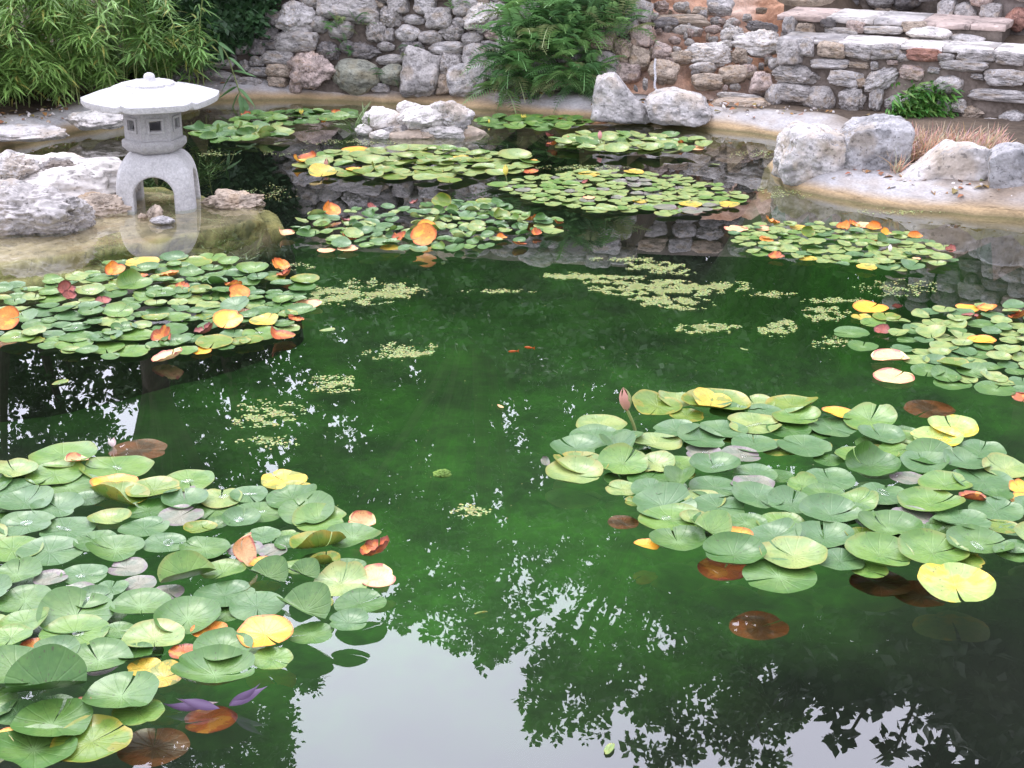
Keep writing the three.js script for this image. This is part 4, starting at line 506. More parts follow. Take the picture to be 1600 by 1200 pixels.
{
  const L = lilyAt(1310, 385, 'pale water lily with orange curled pads below the right hand boulders');
  const sp = special(L, [[1205, 349, 28, 'orange', 'crumple'], [1150, 358, 38, 'peach', 'flat'], [1195, 358, 30, 'peach', 'flat'], [1318, 357, 26, 'orange', 'crumple'], [1333, 353, 22, 'orange', 'crumple'], [1365, 357, 26, 'orange', 'curl'], [1350, 352, 34, 'peach', 'flat'], [1430, 371, 24, 'orange', 'curl'], [1383, 366, 20, 'gold', 'crumple'], [1485, 392, 20, 'red', 'crumple'], [1212, 403, 30, 'rust', 'crumple', { thick: .6 }], [1195, 376, 28, 'orange', 'crumple', { thick: .4 }], [1354, 418, 34, 'yellow', 'flat'], [1262, 405, 30, 'yellow', 'flat'], [1432, 404, 14, 'peach', 'flat'], [1315, 403, 34, 'pale', 'flat'], [1247, 356, 28, 'yellow', 'flat'], [1262, 369, 22, 'lime', 'curl', upr(.6)], [1375, 380, 20, 'deep', 'curl', upr(.8)]], true);
  fill(L, [[1138, 358], [1200, 348], [1330, 350], [1420, 365], [1490, 392], [1488, 412], [1400, 422], [1330, 418], [1230, 404], [1160, 395], [1150, 375]], { w0: 20, w1: 36, kinds: ['pale', 'pale', 'fresh', 'bluish', 'pale'], seed: 27, max: 120, gap: .64, skip: sp });
  bud(L, 1390, 393, 12, 'white', { foot: 5 });
}
{
  const L = lilyAt(1480, 550, 'water lily at the right edge with two peach pads drifting off its left side');
  const sp = special(L, [[1397, 590, 68, 'peach', 'flat'], [1390, 562, 60, 'peach', 'bend'], [1360, 482, 58, 'gold', 'flat'], [1345, 496, 34, 'yellow', 'flat'], [1402, 482, 20, 'red', 'crumple'], [1378, 518, 30, 'red', 'crumple', { thick: .7 }], [1330, 522, 58, 'green', 'flat'], [1348, 542, 50, 'green', 'flat'], [1512, 482, 40, 'gold', 'flat'], [1545, 484, 38, 'orange', 'crumple', { thick: .5 }], [1516, 496, 30, 'red', 'crumple', { thick: .5 }], [1592, 498, 34, 'rust', 'crumple'], [1534, 532, 46, 'gold', 'flat'], [1492, 573, 60, 'lime', 'bend'], [1450, 580, 56, 'green', 'flat'], [1488, 602, 62, 'green', 'flat'], [1555, 610, 68, 'green', 'flat'], [1410, 546, 40, 'bluish', 'flat'], [1600, 622, 40, 'rust', 'flat'], [1365, 505, 44, 'fresh', 'flat'], [1385, 495, 44, 'lime', 'flat']], true);
  fill(L, [[1350, 486], [1440, 490], [1490, 477], [1700, 480], [1700, 620], [1600, 618], [1520, 606], [1430, 575], [1410, 545], [1375, 520]], { w0: 32, w1: 52, kinds: ['pale', 'bluish', 'pale', 'green', 'pale'], seed: 37, max: 90, gap: .68, skip: sp });
}
{
  const L = lilyAt(650, 258, 'flat yellow green water lily in front of the mid pond rock pile');
  const sp = special(L, [[505, 273, 48, 'yellow', 'bend', upr(.12)], [470, 253, 30, 'gold', 'curl'], [482, 246, 34, 'rust', 'curl', { thick: .6 }], [555, 235, 46, 'gold', 'flat'], [553, 265, 28, 'gold', 'flat'], [615, 277, 44, 'lime', 'flat'], [805, 249, 56, 'pale', 'cup'], [834, 251, 14, 'gold', 'flat'], [828, 268, 30, 'rust', 'flat'], [595, 268, 44, 'lime', 'curl'], [720, 246, 26, 'yellow', 'flat']], true);
  fill(L, [[460, 258], [500, 238], [600, 231], [700, 229], [780, 240], [838, 248], [828, 263], [780, 274], [700, 283], [600, 277], [500, 272]], { w0: 32, w1: 48, kinds: ['pale', 'pale', 'pale', 'fresh', 'lime', 'pale'], seed: 47, max: 80, gap: .66, skip: sp });
  bud(L, 511, 265, 18, 'rose', { foot: 3 }); bud(L, 790, 274, 17, 'gold', { foot: 4 });
}
{
  const L = lilyAt(960, 300, 'broad flat water lily of small pale pads right of the pond centre');
  const sp = special(L, [[915, 286, 14, 'red', 'crumple'], [1000, 315, 24, 'yellow', 'flat'], [778, 289, 36, 'fresh', 'flat'], [920, 273, 34, 'yellow', 'flat'], [990, 269, 34, 'yellow', 'flat'], [1140, 320, 34, 'yellow', 'flat'], [1078, 320, 36, 'yellow', 'flat'], [920, 309, 20, 'peach', 'flat'], [1040, 334, 36, 'pale', 'flat'], [932, 330, 36, 'pale', 'flat']], true);
  fill(L, [[768, 291], [850, 272], [960, 266], [1060, 275], [1110, 285], [1165, 308], [1140, 322], [1075, 332], [990, 330], [920, 328], [840, 316]], { w0: 20, w1: 36, kinds: ['pale', 'pale', 'pale', 'fresh', 'mauve', 'pale'], seed: 57, max: 150, gap: .7, skip: sp, formsList: ['flat'], tries: 5000 });
}
const backs = [
  [375, 209, 'small dark green water lily just right of the lantern chamber', [[290, 207], [320, 198], [430, 197], [460, 206], [430, 216], [380, 221], [318, 222]], ['green', 'bluish', 'pale', 'fresh'], 28, 40, [], ['bend', 'flat', 'curl', 'cup']],
  [460, 184, 'farthest water lily at the left below the rubble wall', [[368, 188], [400, 178], [470, 173], [548, 176], [552, 184], [470, 194], [390, 195]], ['green', 'fresh', 'green', 'deep'], 22, 34, [[507, 191, 12, 'orange', 'crumple'], [385, 183, 20, 'rust', 'crumple'], [525, 177, 22, 'rust', 'curl', { thick: .5 }]], ['bend', 'flat', 'flat']],
  [840, 191, 'small water lily with a yellow flower below the fern', [[742, 192], [770, 184], [840, 181], [900, 184], [930, 196], [860, 202], [770, 201]], ['fresh', 'green', 'green'], 26, 36, [[875, 188, 10, 'orange', 'crumple'], [935, 193, 34, 'peach', 'flat', { thick: .5 }], [858, 199, 14, 'yellow', 'flat']], ['bend', 'flat', 'flat']],
  [970, 225, 'water lily with a pink bud standing before the trickle bank', [[856, 226], [890, 213], [940, 209], [1040, 213], [1105, 222], [1090, 236], [1040, 242], [960, 241], [900, 236]], ['fresh', 'pale', 'green', 'pale', 'pale'], 28, 42, [[858, 214, 16, 'red', 'crumple'], [864, 227, 20, 'rust', 'crumple'], [890, 219, 14, 'peach', 'crumple'], [1062, 226, 18, 'rust', 'crumple'], [1085, 232, 34, 'peach', 'flat']], ['bend', 'flat', 'flat', 'cup']]];
const backLily = backs.map(([x, y, label, poly, kinds, w0, w1, sp, fl], i) => { const L = lilyAt(x, y, label); special(L, sp, true); fill(L, poly, { w0, w1, kinds, seed: 70 + i, max: 60, gap: .6, skip: sp, formsList: fl, tilt: .18, stack: .02 }); return L; });
bud(backLily[1], 471, 178, 8, 'gold', { foot: 5, open: .35 }); bud(backLily[2], 818, 186, 9, 'gold', { foot: 5, open: .4 }); bud(backLily[2], 764, 193, 7, 'gold', { foot: 2 }); bud(backLily[3], 937, 218, 14, 'pink', { foot: 12 });
{ // sunken and drifting leaves
  const sunk = [[216, 704, 92, 'brown', .012, 'dead brown leaf floating beside the white bud above the front left patch'], [240, 1168, 112, 'brown', .03, 'dead brown leaf sunk beneath the water at the bottom left'], [328, 1125, 84, 'rust', .035, 'rusty sunken leaf under the purple flower'], [974, 817, 52, 'brown', .01, 'brown sunken leaf at the left tip of the front right patch'], [1186, 980, 96, 'brown', .06, 'brown leaf deep under water below the front right patch'], [1375, 912, 96, 'brown', .05, 'brown sunken leaf left of the drifting golden hearted pad'], [1452, 640, 80, 'brown', .04, 'brown sunken leaf between the two right hand patches'], [1440, 930, 90, 'brown', .055, 'brown sunken leaf under the drifting golden hearted pad']];
  sunk.forEach(([x, y, w, k, d, l], i) => { const p = P(x, y, -d), s = w * perPixel(p), m = solid('sunken_leaf', forms.flat[i % 8], padMat(k), p, l, 'dead leaf'); m.scale.set(s, s * .6, s); m.rotation.y = i * 1.7; });
  const f = thing('flower_bud', P(176, 698), 'white lily bud floating at the tip of the brown leaf', 'flower bud'); for (let i = 0; i < 5; i++) part(f, 'petal', petal, budMat('white'), V(), new THREE.Quaternion().setFromEuler(new THREE.Euler(0, i * 1.256, .3)), V(.026, .03, .026));
  const v = thing('purple_flower', P(330, 1108), 'wilted purple lily flower lying on the water at the lower left', 'flower');
  [[-.075, 0, 1.5, 0], [-.02, -.02, 1.45, .5], [.035, -.01, -.9, .2], [.04, .0, -1.1, -.4], [.0, .01, 1.35, -.5]].forEach(([x, z, a, b], i) => part(v, 'petal', petal, budMat(i === 1 ? 'white' : 'violet'), V(x * .4 + .02, .008, z), new THREE.Quaternion().setFromEuler(new THREE.Euler(b, 0, a)), V(.045, .085, .045)));
  const clump = P(691, 740, .004), alg = solid('algae_clump', rock(640, { w: .05, h: .018, d: .045, sharp: 6, rough: .4, pits: .08, detail: 14 }), simple([.2, .26, .06], { map: weedMap }), clump, 'small green algae clump floating alone in mid pond', 'algae clump'); alg.rotation.y = .5;
  const bits = [[512, 516, 26, 'pale', 'pale fallen leaf floating in the middle left of the pond'], [447, 656, 18, 'pale', 'small pale leaf floating left of the pond centre'], [782, 635, 16, 'peach', 'tan leaf floating in open water at the pond centre'], [418, 686, 18, 'pale', 'pale leaf scrap floating above the front left patch'], [95, 598, 30, 'lime', 'greenish leaf floating below the wide left patch'], [852, 722, 34, 'mauve', 'grey shrivelled leaf at the left tip of the front right patch'], [1163, 546, 14, 'pale', 'tiny pale leaf right of the duckweed'], [752, 958, 22, 'lime', 'narrow green leaf floating over the mirrored trees'], [952, 1170, 34, 'pale', 'translucent pale leaf floating over the mirrored sky'], [1455, 268, 18, 'yellow', 'small yellow leaf near the right ledge'], [1115, 257, 20, 'pale', 'small pale leaf floating before the right ledge']];
  bits.forEach(([x, y, w, k, l], i) => { const p = P(x, y, .003), s = w * perPixel(p), m = solid('fallen_leaf', (i % 2 ? forms.curl : forms.bend)[i % 5], padMat(k), p, l, 'fallen leaf'); m.scale.set(s, s * .5, s * .45); m.rotation.y = .3 + i * .9; });
  const fish = new THREE.LatheGeometry([[0, -.5], [.07, -.4], [.13, -.15], [.15, .1], [.1, .38], [0, .5]].map(([a, b]) => new THREE.Vector2(a, b)), 12); fish.rotateZ(Math.PI / 2);
  const tail = new THREE.ExtrudeGeometry(new THREE.Shape([new THREE.Vector2(0, 0), new THREE.Vector2(.32, .2), new THREE.Vector2(.24, 0), new THREE.Vector2(.32, -.2)]), { depth: .02, bevelEnabled: false }); tail.translate(.42, 0, -.01);
  [[801, 549, 'tiny orange goldfish near the surface, left of its mate', .2], [826, 543, 'tiny orange goldfish near the surface, right of its mate', -.3]].forEach(([x, y, l, a]) => { const t = thing('goldfish', P(x, y, -.012), l, 'fish'); t.rotation.y = a; const m = simple([.75, .12, .02], { roughness: .4 }); part(t, 'body', fish, m, V(), null, V(.03, .03, .022)); part(t, 'tail', tail, m, V(), null, V(.03, .03, .03)); });
}
{ // duckweed: drifts of tiny floating fronds
  const r = rng(909), disc = new THREE.CircleGeometry(1, 7); disc.rotateX(-Math.PI / 2); const list = [], M = new THREE.Matrix4(), add = (x, y, s) => { if (shoreDistance(P(x, y).x, P(x, y).z) > -.03) return; const p = P(x, y, .0035); const k = .0025 * s * (.55 + .9 * r()); list.push([new THREE.Matrix4().compose(p, new THREE.Quaternion().setFromAxisAngle(V(0, 1, 0), r() * 6), V(k * (1 + .5 * r()), 1, k)), rgb(.2 + .18 * r(), .26 + .15 * r(), .07 + .08 * r())]); };
  const blobs = [[545, 462, 90, 16, 900, 0], [620, 455, 50, 14, 420, 0], [500, 458, 40, 14, 260, 0], [910, 432, 75, 7, 520, .02], [1000, 447, 95, 16, 1500, .02], [1080, 452, 75, 10, 560, 0], [1050, 472, 70, 12, 600, .05], [1130, 448, 60, 9, 260, 0], [1020, 415, 55, 12, 420, .05], [1060, 425, 35, 7, 120, 0], [980, 405, 60, 6, 110, 0], [1105, 512, 55, 11, 420, 0], [1215, 512, 32, 15, 280, 0], [1290, 490, 40, 14, 330, 0], [1210, 460, 40, 6, 80, 0], [1310, 470, 60, 6, 120, 0], [1300, 535, 40, 10, 70, 0], [625, 548, 60, 16, 190, -.1], [650, 553, 35, 6, 90, -.1], [520, 600, 50, 16, 170, 0], [420, 645, 60, 22, 190, 0], [400, 660, 40, 10, 80, 0], [735, 798, 32, 12, 60, 0], [420, 690, 60, 12, 50, 0], [780, 455, 60, 4, 60, 0], [500, 240, 90, 8, 160, 0], [560, 222, 90, 6, 150, 0], [900, 262, 90, 5, 150, 0], [1230, 300, 60, 12, 110, 0], [1400, 450, 80, 14, 160, 0], [450, 415, 60, 8, 60, 0], [580, 440, 60, 6, 90, 0], [420, 300, 50, 16, 70, 0], [330, 240, 50, 6, 70, 0], [1180, 240, 60, 8, 80, 0], [1330, 520, 30, 8, 60, 0], [1420, 330, 100, 6, 70, 0]];
  for (const [x, y, a, b, n, t] of blobs) for (let i = 0, k = 0; k < n * 2.6 && i < n * 7; i++) { const u = r() * 6.283, q = Math.pow(r(), .6), dx = Math.cos(u) * q * a, dy = Math.sin(u) * q * b; const c = fbm((x + dx) * .045, (y + dy) * .14, 3, 3); if (c < -.15 + .36 * q + .3 * (r() - .5)) continue; add(x + dx, y + dy + dx * t, 1); k++; }
  for (let i = 0; i < 260; i++) add(400 + r() * 900, 420 + r() * 420, .42);
  copies(scene, 'duckweed', disc, new THREE.MeshStandardMaterial({ color: 0xffffff, roughness: .6, side: THREE.DoubleSide }), list, 'yellow green duckweed drifting in loose rafts on the pond', 'duckweed');
}

// ---------------------------------------------------------------- plants
const leafMat = (c, t = .25) => new THREE.MeshPhysicalMaterial({ color: rgb(...c), roughness: .55, transmission: t, thickness: 0, side: THREE.DoubleSide });
const blade = (n = 5, w = .09, droop = .25) => { const pos = [], idx = []; for (let i = 0; i <= n; i++) { const t = i / n, k = w * Math.sin(Math.PI * Math.pow(t, .6) * .98 + .03), y = .06 * t - droop * t * t; pos.push(-k, y + k * .35, t, 0, y, t, k, y + k * .35, t); if (i < n) { const a = i * 3; idx.push(a, a + 1, a + 3, a + 1, a + 4, a + 3, a + 1, a + 2, a + 4, a + 2, a + 5, a + 4); } } const g = new THREE.BufferGeometry(); g.setAttribute('position', new THREE.Float32BufferAttribute(pos, 3)); g.setIndex(idx); g.computeVertexNormals(); return g; };
const lookTo = (p, dir, s, roll = 0) => { const z = dir.clone().normalize(), x = V(0, 1, 0).cross(z); if (x.lengthSq() < 1e-4) x.set(1, 0, 0); x.normalize(); const y = z.clone().cross(x); const m = new THREE.Matrix4().makeBasis(x, y, z); if (roll) m.multiply(new THREE.Matrix4().makeRotationZ(roll)); return m.scale(V(s, s, s)).setPosition(p); };
const culmMat = simple([.24, .3, .1], { roughness: .5 });
{ // bamboo hanging over the left bank
  const bl = blade(5, .055, .3), r = rng(77);
  const clumps = [[-110, 200, 40, 'leafy green bamboo clump at the far left edge of the bank', [.24, .42, .11], 1.15], [50, 192, 54, 'bright green bamboo clump drooping over the left bank', [.26, .44, .12], 1.25], [180, 172, 40, 'bamboo clump behind the lantern roof', [.19, .36, .09], 1.05], [280, 138, 11, 'dark narrow bamboo tuft between lantern and rubble wall', [.06, .17, .05], .6]];
  for (const [px, py, n, label, c, H] of clumps) {
    const b = P(px, py).add(V(0, 0, -.1)); b.y = .08; const T = thing('bamboo_plant', b, label, 'bamboo'), list = [];
    for (let i = 0; i < n; i++) {
      const o = V((r() - .5) * 1.0, 0, (r() - .75) * .6), h = H * (.16 + 1.04 * r()), a = r() * 6.283, lean = V(Math.cos(a) * .35 + .08, 0, .28 + .38 * r()).multiplyScalar(h * .8);
      const curve = new THREE.QuadraticBezierCurve3(o, o.clone().add(V(lean.x * .25, h * .95, lean.z * .2)), o.clone().add(V(lean.x, h * (.35 + .45 * r()), lean.z)));
      part(T, 'culm', new THREE.TubeGeometry(curve, 10, .0035, 5), culmMat);
      for (let k = 0; k < 30; k++) { const t = .12 + .88 * Math.pow((k + r()) / 30, .8), p = curve.getPoint(t), az = r() * 6.283; for (let q = 0; q < 5; q++) { const d = V(Math.cos(az + (q - 1.5) * .55) + lean.x * .4, .25 - .75 * r(), Math.sin(az + (q - 1.5) * .55) + .55); const v = .7 + .6 * r(); list.push([lookTo(p.clone().add(V((r() - .5) * .07, (r() - .5) * .05, (r() - .5) * .07)), d, .07 + .075 * r(), (r() - .5) * .8), rgb(v * (r() < .06 ? 1.8 : 1), v, v * .9)]); } }
    }
    copies(T, 'leaves', bl, leafMat(c), list);
  }
  const b = P(366, 166).setY(.1), T = thing('bamboo_shoot', b, 'single drooping bamboo sprig hanging over the water right of the lantern', 'bamboo'), top = onPlane(334, 62, b, V(0, 0, 1)), low = onPlane(376, 150, b, V(0, 0, 1)), L2 = [];
  const cv = new THREE.CatmullRomCurve3([onPlane(300, 110, b.clone().add(V(0, 0, -.2)), V(0, 0, 1)), top, onPlane(352, 82, b, V(0, 0, 1)), onPlane(366, 118, b, V(0, 0, 1)), low].map(p => p.clone().sub(b)));
  part(T, 'culm', new THREE.TubeGeometry(cv, 24, .004, 5), culmMat);
  const big = blade(6, .085, .12), lm = dbl(simple([.09, .2, .06], { roughness: .5 }));
  [[.3, -1, -.6, .13], [.32, .9, -.55, .13], [.34, .1, .3, .1], [.36, .25, -1, .12], [.55, .8, -.6, .16], [.6, -.9, -.7, .13], [.7, 1, -.15, .15], [.72, -.7, -1, .15], [.95, -.45, -1, .16], [.97, .15, -1, .17], [1, .55, -1, .17], [.9, .9, -.9, .15], [.88, -.9, -.5, .14]].forEach(([t, x, y, s]) => { const m = part(T, 'leaf', big, lm); lookTo(cv.getPoint(t), V(x, y, .3), s * 1.05, r()).decompose(m.position, m.quaternion, m.scale); });
}
// ferns
function frondGeo(seed, n = 15) {
  const r = rng(seed), pos = [], idx = [], droop = .35 + .4 * r(), side = (r() - .5) * .3, at = t => V(side * t * t, .55 * t - droop * 1.1 * t * t, t * (1 - .12 * t));
  const quad = (a, b, c, d) => { const k = pos.length / 3; for (const q of [a, b, c, d]) pos.push(q.x, q.y, q.z); idx.push(k, k + 1, k + 2, k, k + 2, k + 3); };
  for (let i = 0; i < n; i++) { const t = .1 + .88 * i / n, p = at(t), L = .2 * Math.sin(Math.PI * Math.pow(t * .93 + .03, .75)) + .015, w = .0125;
    for (const s of [-1, 1]) { const d = V(s * L, -.22 * L * r() + .03, L * .45), m1 = p.clone().addScaledVector(d, .35).add(V(0, .012, w * .9)), tip = p.clone().add(d).add(V(0, -.25 * L, 0)), m2 = p.clone().addScaledVector(d, .35).add(V(0, -.006, -w)); quad(p, m1, tip, m2); } }
  for (let i = 0; i < 10; i++) { const a = at(i / 10), b = at((i + 1) / 10), k = V(.006, 0, 0); quad(a.clone().sub(k), a.clone().add(k), b.clone().add(k), b.clone().sub(k)); }
  const g = new THREE.BufferGeometry(); g.setAttribute('position', new THREE.Float32BufferAttribute(pos, 3)); g.setIndex(idx); g.computeVertexNormals(); return g;
}
const fronds = [...Array(8)].map((_, i) => frondGeo(600 + i)), fernMats = [[.13, .3, .09], [.17, .36, .11], [.08, .2, .06], [.28, .33, .14], [.22, .4, .12]].map(c => leafMat(c, .12));
function fern(centre, n, size, label, seed, spread = [.1, .1, .05], bias = V(0, .25, .55), mats = [0, 1, 2, 1, 3, 4]) {
  const T = thing('fern', centre, label, 'fern'), r = rng(seed);
  for (let i = 0; i < n; i++) { const a = r() * 6.283, up = r() * 1.3 - .45, d = V(Math.cos(a), up, Math.sin(a) * .6).add(bias), m = part(T, 'frond', pick(fronds, r), fernMats[pick(mats, r)]); lookTo(V((r() - .5) * 2 * spread[0], (r() - .5) * 2 * spread[1], (r() - .5) * 2 * spread[2]), d, size * (.6 + .6 * r()), (r() - .5) * .6).decompose(m.position, m.quaternion, m.scale); }
  return T;
}
const onMain = (px, py, out = .1) => onPlane(px, py, mainWall.a, mainWall.n).addScaledVector(mainWall.n, out);
fern(onMain(860, 72, .16), 190, .33, 'big bushy green fern hanging over the rubble wall beside the orange bank', 5, [.22, .16, .06]);
fern(onMain(930, 40, .16), 130, .31, 'upright fern joining the big one at its right, above the boulder', 6, [.2, .14, .06], V(.1, .5, .5));
fern(onMain(815, 118, .12), 80, .27, 'lower left fern drooping to the water from the wall foot', 7, [.1, .1, .04], V(-.1, -.25, .6));
fern(onMain(905, 125, .12), 80, .27, 'lower fern hanging beside the triangular boulder', 8, [.1, .08, .04], V(0, -.3, .6));
fern(onMain(527, 48, .06), 12, .17, 'small fern growing high in the rubble wall', 9, [.05, .02, .01]);
fern(onMain(566, 42, .06), 9, .14, 'small fern in the rubble wall beside the higher grey stones', 10, [.04, .02, .01]);
fern(onMain(608, 120, .06), 10, .12, 'tiny fern low in the wall beside the mossy stone', 11, [.03, .02, .01], V(0, -.1, .5), [2, 0]);
fern(onMain(648, 80, .05), 8, .12, 'thin fern tuft in the middle of the rubble wall', 12, [.02, .03, .01], V(0, .3, .4), [2, 2, 3]);
fern(onMain(545, 78, .05), 9, .12, 'dark fern tuft under the small ferns on the wall', 13, [.05, .02, .01], V(0, -.3, .5), [2, 0]);
fern(onMain(715, 15, .06), 8, .12, 'small fern on the wall near the top edge', 14, [.03, .02, .01], V(0, .3, .4), [1, 4]);
fern(P(285, 150).setY(.3).add(V(0, 0, -.25)), 18, .34, 'shaded fern between the lantern roof and the rubble wall', 15, [.14, .1, .05], V(.1, -.1, .5), [2, 0, 2]);
{ // pebbles, grit and leaf litter lying on the rim and the bare soil
  const r = rng(1234), peb = [], lit = [], lp = V(0, .1, 0), c = new THREE.CatmullRomCurve3(shore, false, 'catmullrom', .3), tints = [[.5, .47, .44], [.34, .3, .27], [.62, .58, .54], [.4, .3, .22]];
  for (let i = 0; i < 1500; i++) { const t = r(), p = c.getPointAt(t), q = c.getTangentAt(t), o = V(q.z, 0, -q.x).normalize(), d = .04 + .5 * Math.pow(r(), 1.6); p.addScaledVector(o, d); if (shoreDistance(p.x, p.z) < .02) continue; const y = Math.max(groundHeight(p.x, p.z), d < .3 ? mix(.05, .095, smooth(0, .12, d)) : .08); if (y > .3) continue; p.y = y; const k = .006 + .018 * Math.pow(r(), 3);
    if (r() < .6) peb.push([new THREE.Matrix4().compose(p, new THREE.Quaternion().setFromEuler(new THREE.Euler(r(), r() * 6, r())), V(k * (1 + r()), k * .8, k)), rgb(...pick(tints, r))]);
    else { p.y += .006; lit.push([new THREE.Matrix4().compose(p, new THREE.Quaternion().setFromEuler(new THREE.Euler(r() * .6 - .3, r() * 6, r() * .6 - .3)), V(1, 1, 1).multiplyScalar(.02 + .035 * r())), rgb(.16 + .16 * r(), .1 + .08 * r(), .05)]); } }
  copies(scene, 'pebbles', cobbles[2], new THREE.MeshStandardMaterial({ color: 0xffffff, roughness: .95 }), peb, 'small pebbles and grit lying on the pond rim', 'pebbles');
  copies(scene, 'leaf_litter', blade(3, .3, .2), new THREE.MeshStandardMaterial({ color: 0xffffff, roughness: .8, side: THREE.DoubleSide }), lit, 'dry brown fallen leaves scattered on the pond rim', 'fallen leaves');
}
// leafy shrubs and trees: limbs plus a crown of small leaf sprays
const spray = (n, s, seed) => { const r = rng(seed), pos = [], idx = []; for (let i = 0; i < n; i++) { const a = r() * 6.283, e = (r() - .35) * 1.6, d = V(Math.cos(a) * Math.cos(e), Math.sin(e), Math.sin(a) * Math.cos(e)), o = d.clone().multiplyScalar(.08 + .3 * r()).add(V((r() - .5) * .5, (r() - .5) * .4, (r() - .5) * .5)), x = V(0, 1, 0).cross(d).normalize().multiplyScalar(s * (.3 + .16 * r())), L = d.clone().multiplyScalar(s * (.8 + .5 * r())), k = pos.length / 3, m = o.clone().addScaledVector(L, .45); for (const q of [o, m.clone().add(x), o.clone().add(L).add(V(0, -.12 * s, 0)), m.clone().sub(x).add(V(0, .06 * s, 0))]) pos.push(q.x, q.y, q.z); idx.push(k, k + 1, k + 2, k, k + 2, k + 3); } const g = new THREE.BufferGeometry(); g.setAttribute('position', new THREE.Float32BufferAttribute(pos, 3)); g.setIndex(idx); g.computeVertexNormals(); return g; };
const sprays = [spray(14, .5, 1), spray(22, .32, 2), spray(10, .7, 3)];
const bark = simple([.13, .11, .09], { map: soilMap, bumpMap: soilBump, bumpScale: .04 }), paleBark = simple([.36, .34, .31], { map: soilMap, bumpMap: soilBump, bumpScale: .03 });
function limb(a, b, r0, r1, sag, seed) { const r = rng(seed), m = a.clone().lerp(b, .5).add(V((r() - .5) * sag, (r() - .3) * sag, (r() - .5) * sag)), c = new THREE.QuadraticBezierCurve3(a, m, b), N = 10, M = 7, g = new THREE.TubeGeometry(c, N, 1, M), p = g.attributes.position, q = V(); for (let i = 0; i <= N; i++) { const o = c.getPoint(i / N), k = mix(r0, r1, i / N); for (let j = 0; j <= M; j++) { const n = i * (M + 1) + j; q.fromBufferAttribute(p, n).sub(o).multiplyScalar(k).add(o); p.setXYZ(n, q.x, q.y, q.z); } } g.computeVertexNormals(); return g; }
function leafy(name, label, category, foot, blobs, { cover = 3, size, color, sprayKind = 0, trunkR = .16, split = .5, barkMat = bark, seed = 1, bare = .25, group, hole = 2.2 }) { // blobs: [Vector3, radius]
  const T = thing(name, foot, label, category, group), r = rng(seed), list = []; const mid = blobs.reduce((a, b) => a.add(b[0]), V()).multiplyScalar(1 / blobs.length), low = Math.min(...blobs.map(b => b[0].y - b[1])), fork = foot.clone().lerp(mid, .25).setY(mix(foot.y, mid.y, split));
  const geos = [limb(V(), fork.clone().sub(foot), trunkR, trunkR * .62, trunkR * 2, seed)]; blobs.forEach(([c, R], i) => geos.push(limb(fork.clone().lerp(foot, .25 * r()).sub(foot), c.clone().sub(foot), trunkR * .4, trunkR * .07, R * .7, seed + i)));
  part(T, 'trunk', mergeGeometries(geos), barkMat); const per = [.7, .42, .95][sprayKind] * size * size * .9, n = cover;
  for (const [c, R] of blobs) { const k = Math.round(n * Math.PI * R * R / per); for (let i = 0; i < k; i++) { const u = V(r() * 2 - 1, r() * 2 - 1, r() * 2 - 1); if (u.length() > 1) { i--; continue; } const l = u.length(); u.multiplyScalar(Math.pow(l, -.45)); const p = u.clone().multiplyScalar(R).add(c), h = fbm(p.x * hole + seed, p.y * hole, p.z * hole, 3); if (h < bare - .22) continue; p.sub(foot); const v = .7 + .7 * r(); list.push([new THREE.Matrix4().compose(p, new THREE.Quaternion().setFromEuler(new THREE.Euler(r() * 6, r() * 6, r() * 6)), V(1, 1, 1).multiplyScalar(size * (.65 + .7 * r()))), rgb(v * (.9 + .3 * r()), v, v * .9)]); } }
  copies(T, 'crown', sprays[sprayKind], leafMat(color, .3), list); return T;
}
const standing = (p) => V(p.x, groundHeight(p.x, p.z), p.z);
{
  const c = atRange(318, 30, 10.0); leafy('shrub', 'dark dense evergreen shrub behind the lantern at the top edge', 'shrub', V(c.x, .25, c.z - .1), [[c.clone(), .26], [atRange(262, 20, 10.1), .22], [atRange(380, 15, 10), .22], [atRange(320, -40, 10), .4], [atRange(400, -50, 10.1), .3], [atRange(250, -60, 10.2), .36]], { cover: 9, size: .12, color: [.035, .10, .035], sprayKind: 1, trunkR: .03, seed: 21, bare: .1 });
  // undergrowth above the walls, mirrored in the pond
  const U2 = [[330, 350, 12, 'shrub above the rubble wall, leftmost in the mirrored row'], [520, 345, 12, 'second mirrored shrub above the rubble wall'], [700, 360, 12.3, 'shrub above the wall mirrored under the central lily'], [860, 415, 12.5, 'shrub above the wall mirrored beside the duckweed'], [1060, 440, 12.6, 'shrub above the earth bank mirrored beyond the duckweed'], [1250, 500, 12.8, 'shrub above the step mirrored left of the right edge lily'], [1450, 545, 12.8, 'shrub above the corner wall mirrored under the right edge lily'], [1640, 560, 12.6, 'shrub beyond the right edge above the corner wall'], [130, 350, 11.6, 'shrub behind the bamboo mirrored at the left'], [-60, 360, 11.5, 'shrub behind the bamboo at the far left']];
  U2.forEach(([x, y, d, l], i) => { const c = mirrored(x, y, d), f = standing(c); leafy('shrub', l, 'shrub', f, [[c, .6], [mirrored(x - 70, y - 20, d), .5], [mirrored(x + 75, y - 15, d + .2), .5], [mirrored(x, y + 70, d + .3), .55], [mirrored(x - 60, y + 60, d + .6), .5]], { cover: 4.5, size: .15, color: [.035, .085, .022], trunkR: .05, seed: 40 + i, bare: .12, group: 'shrubs above the walls' }); });
}
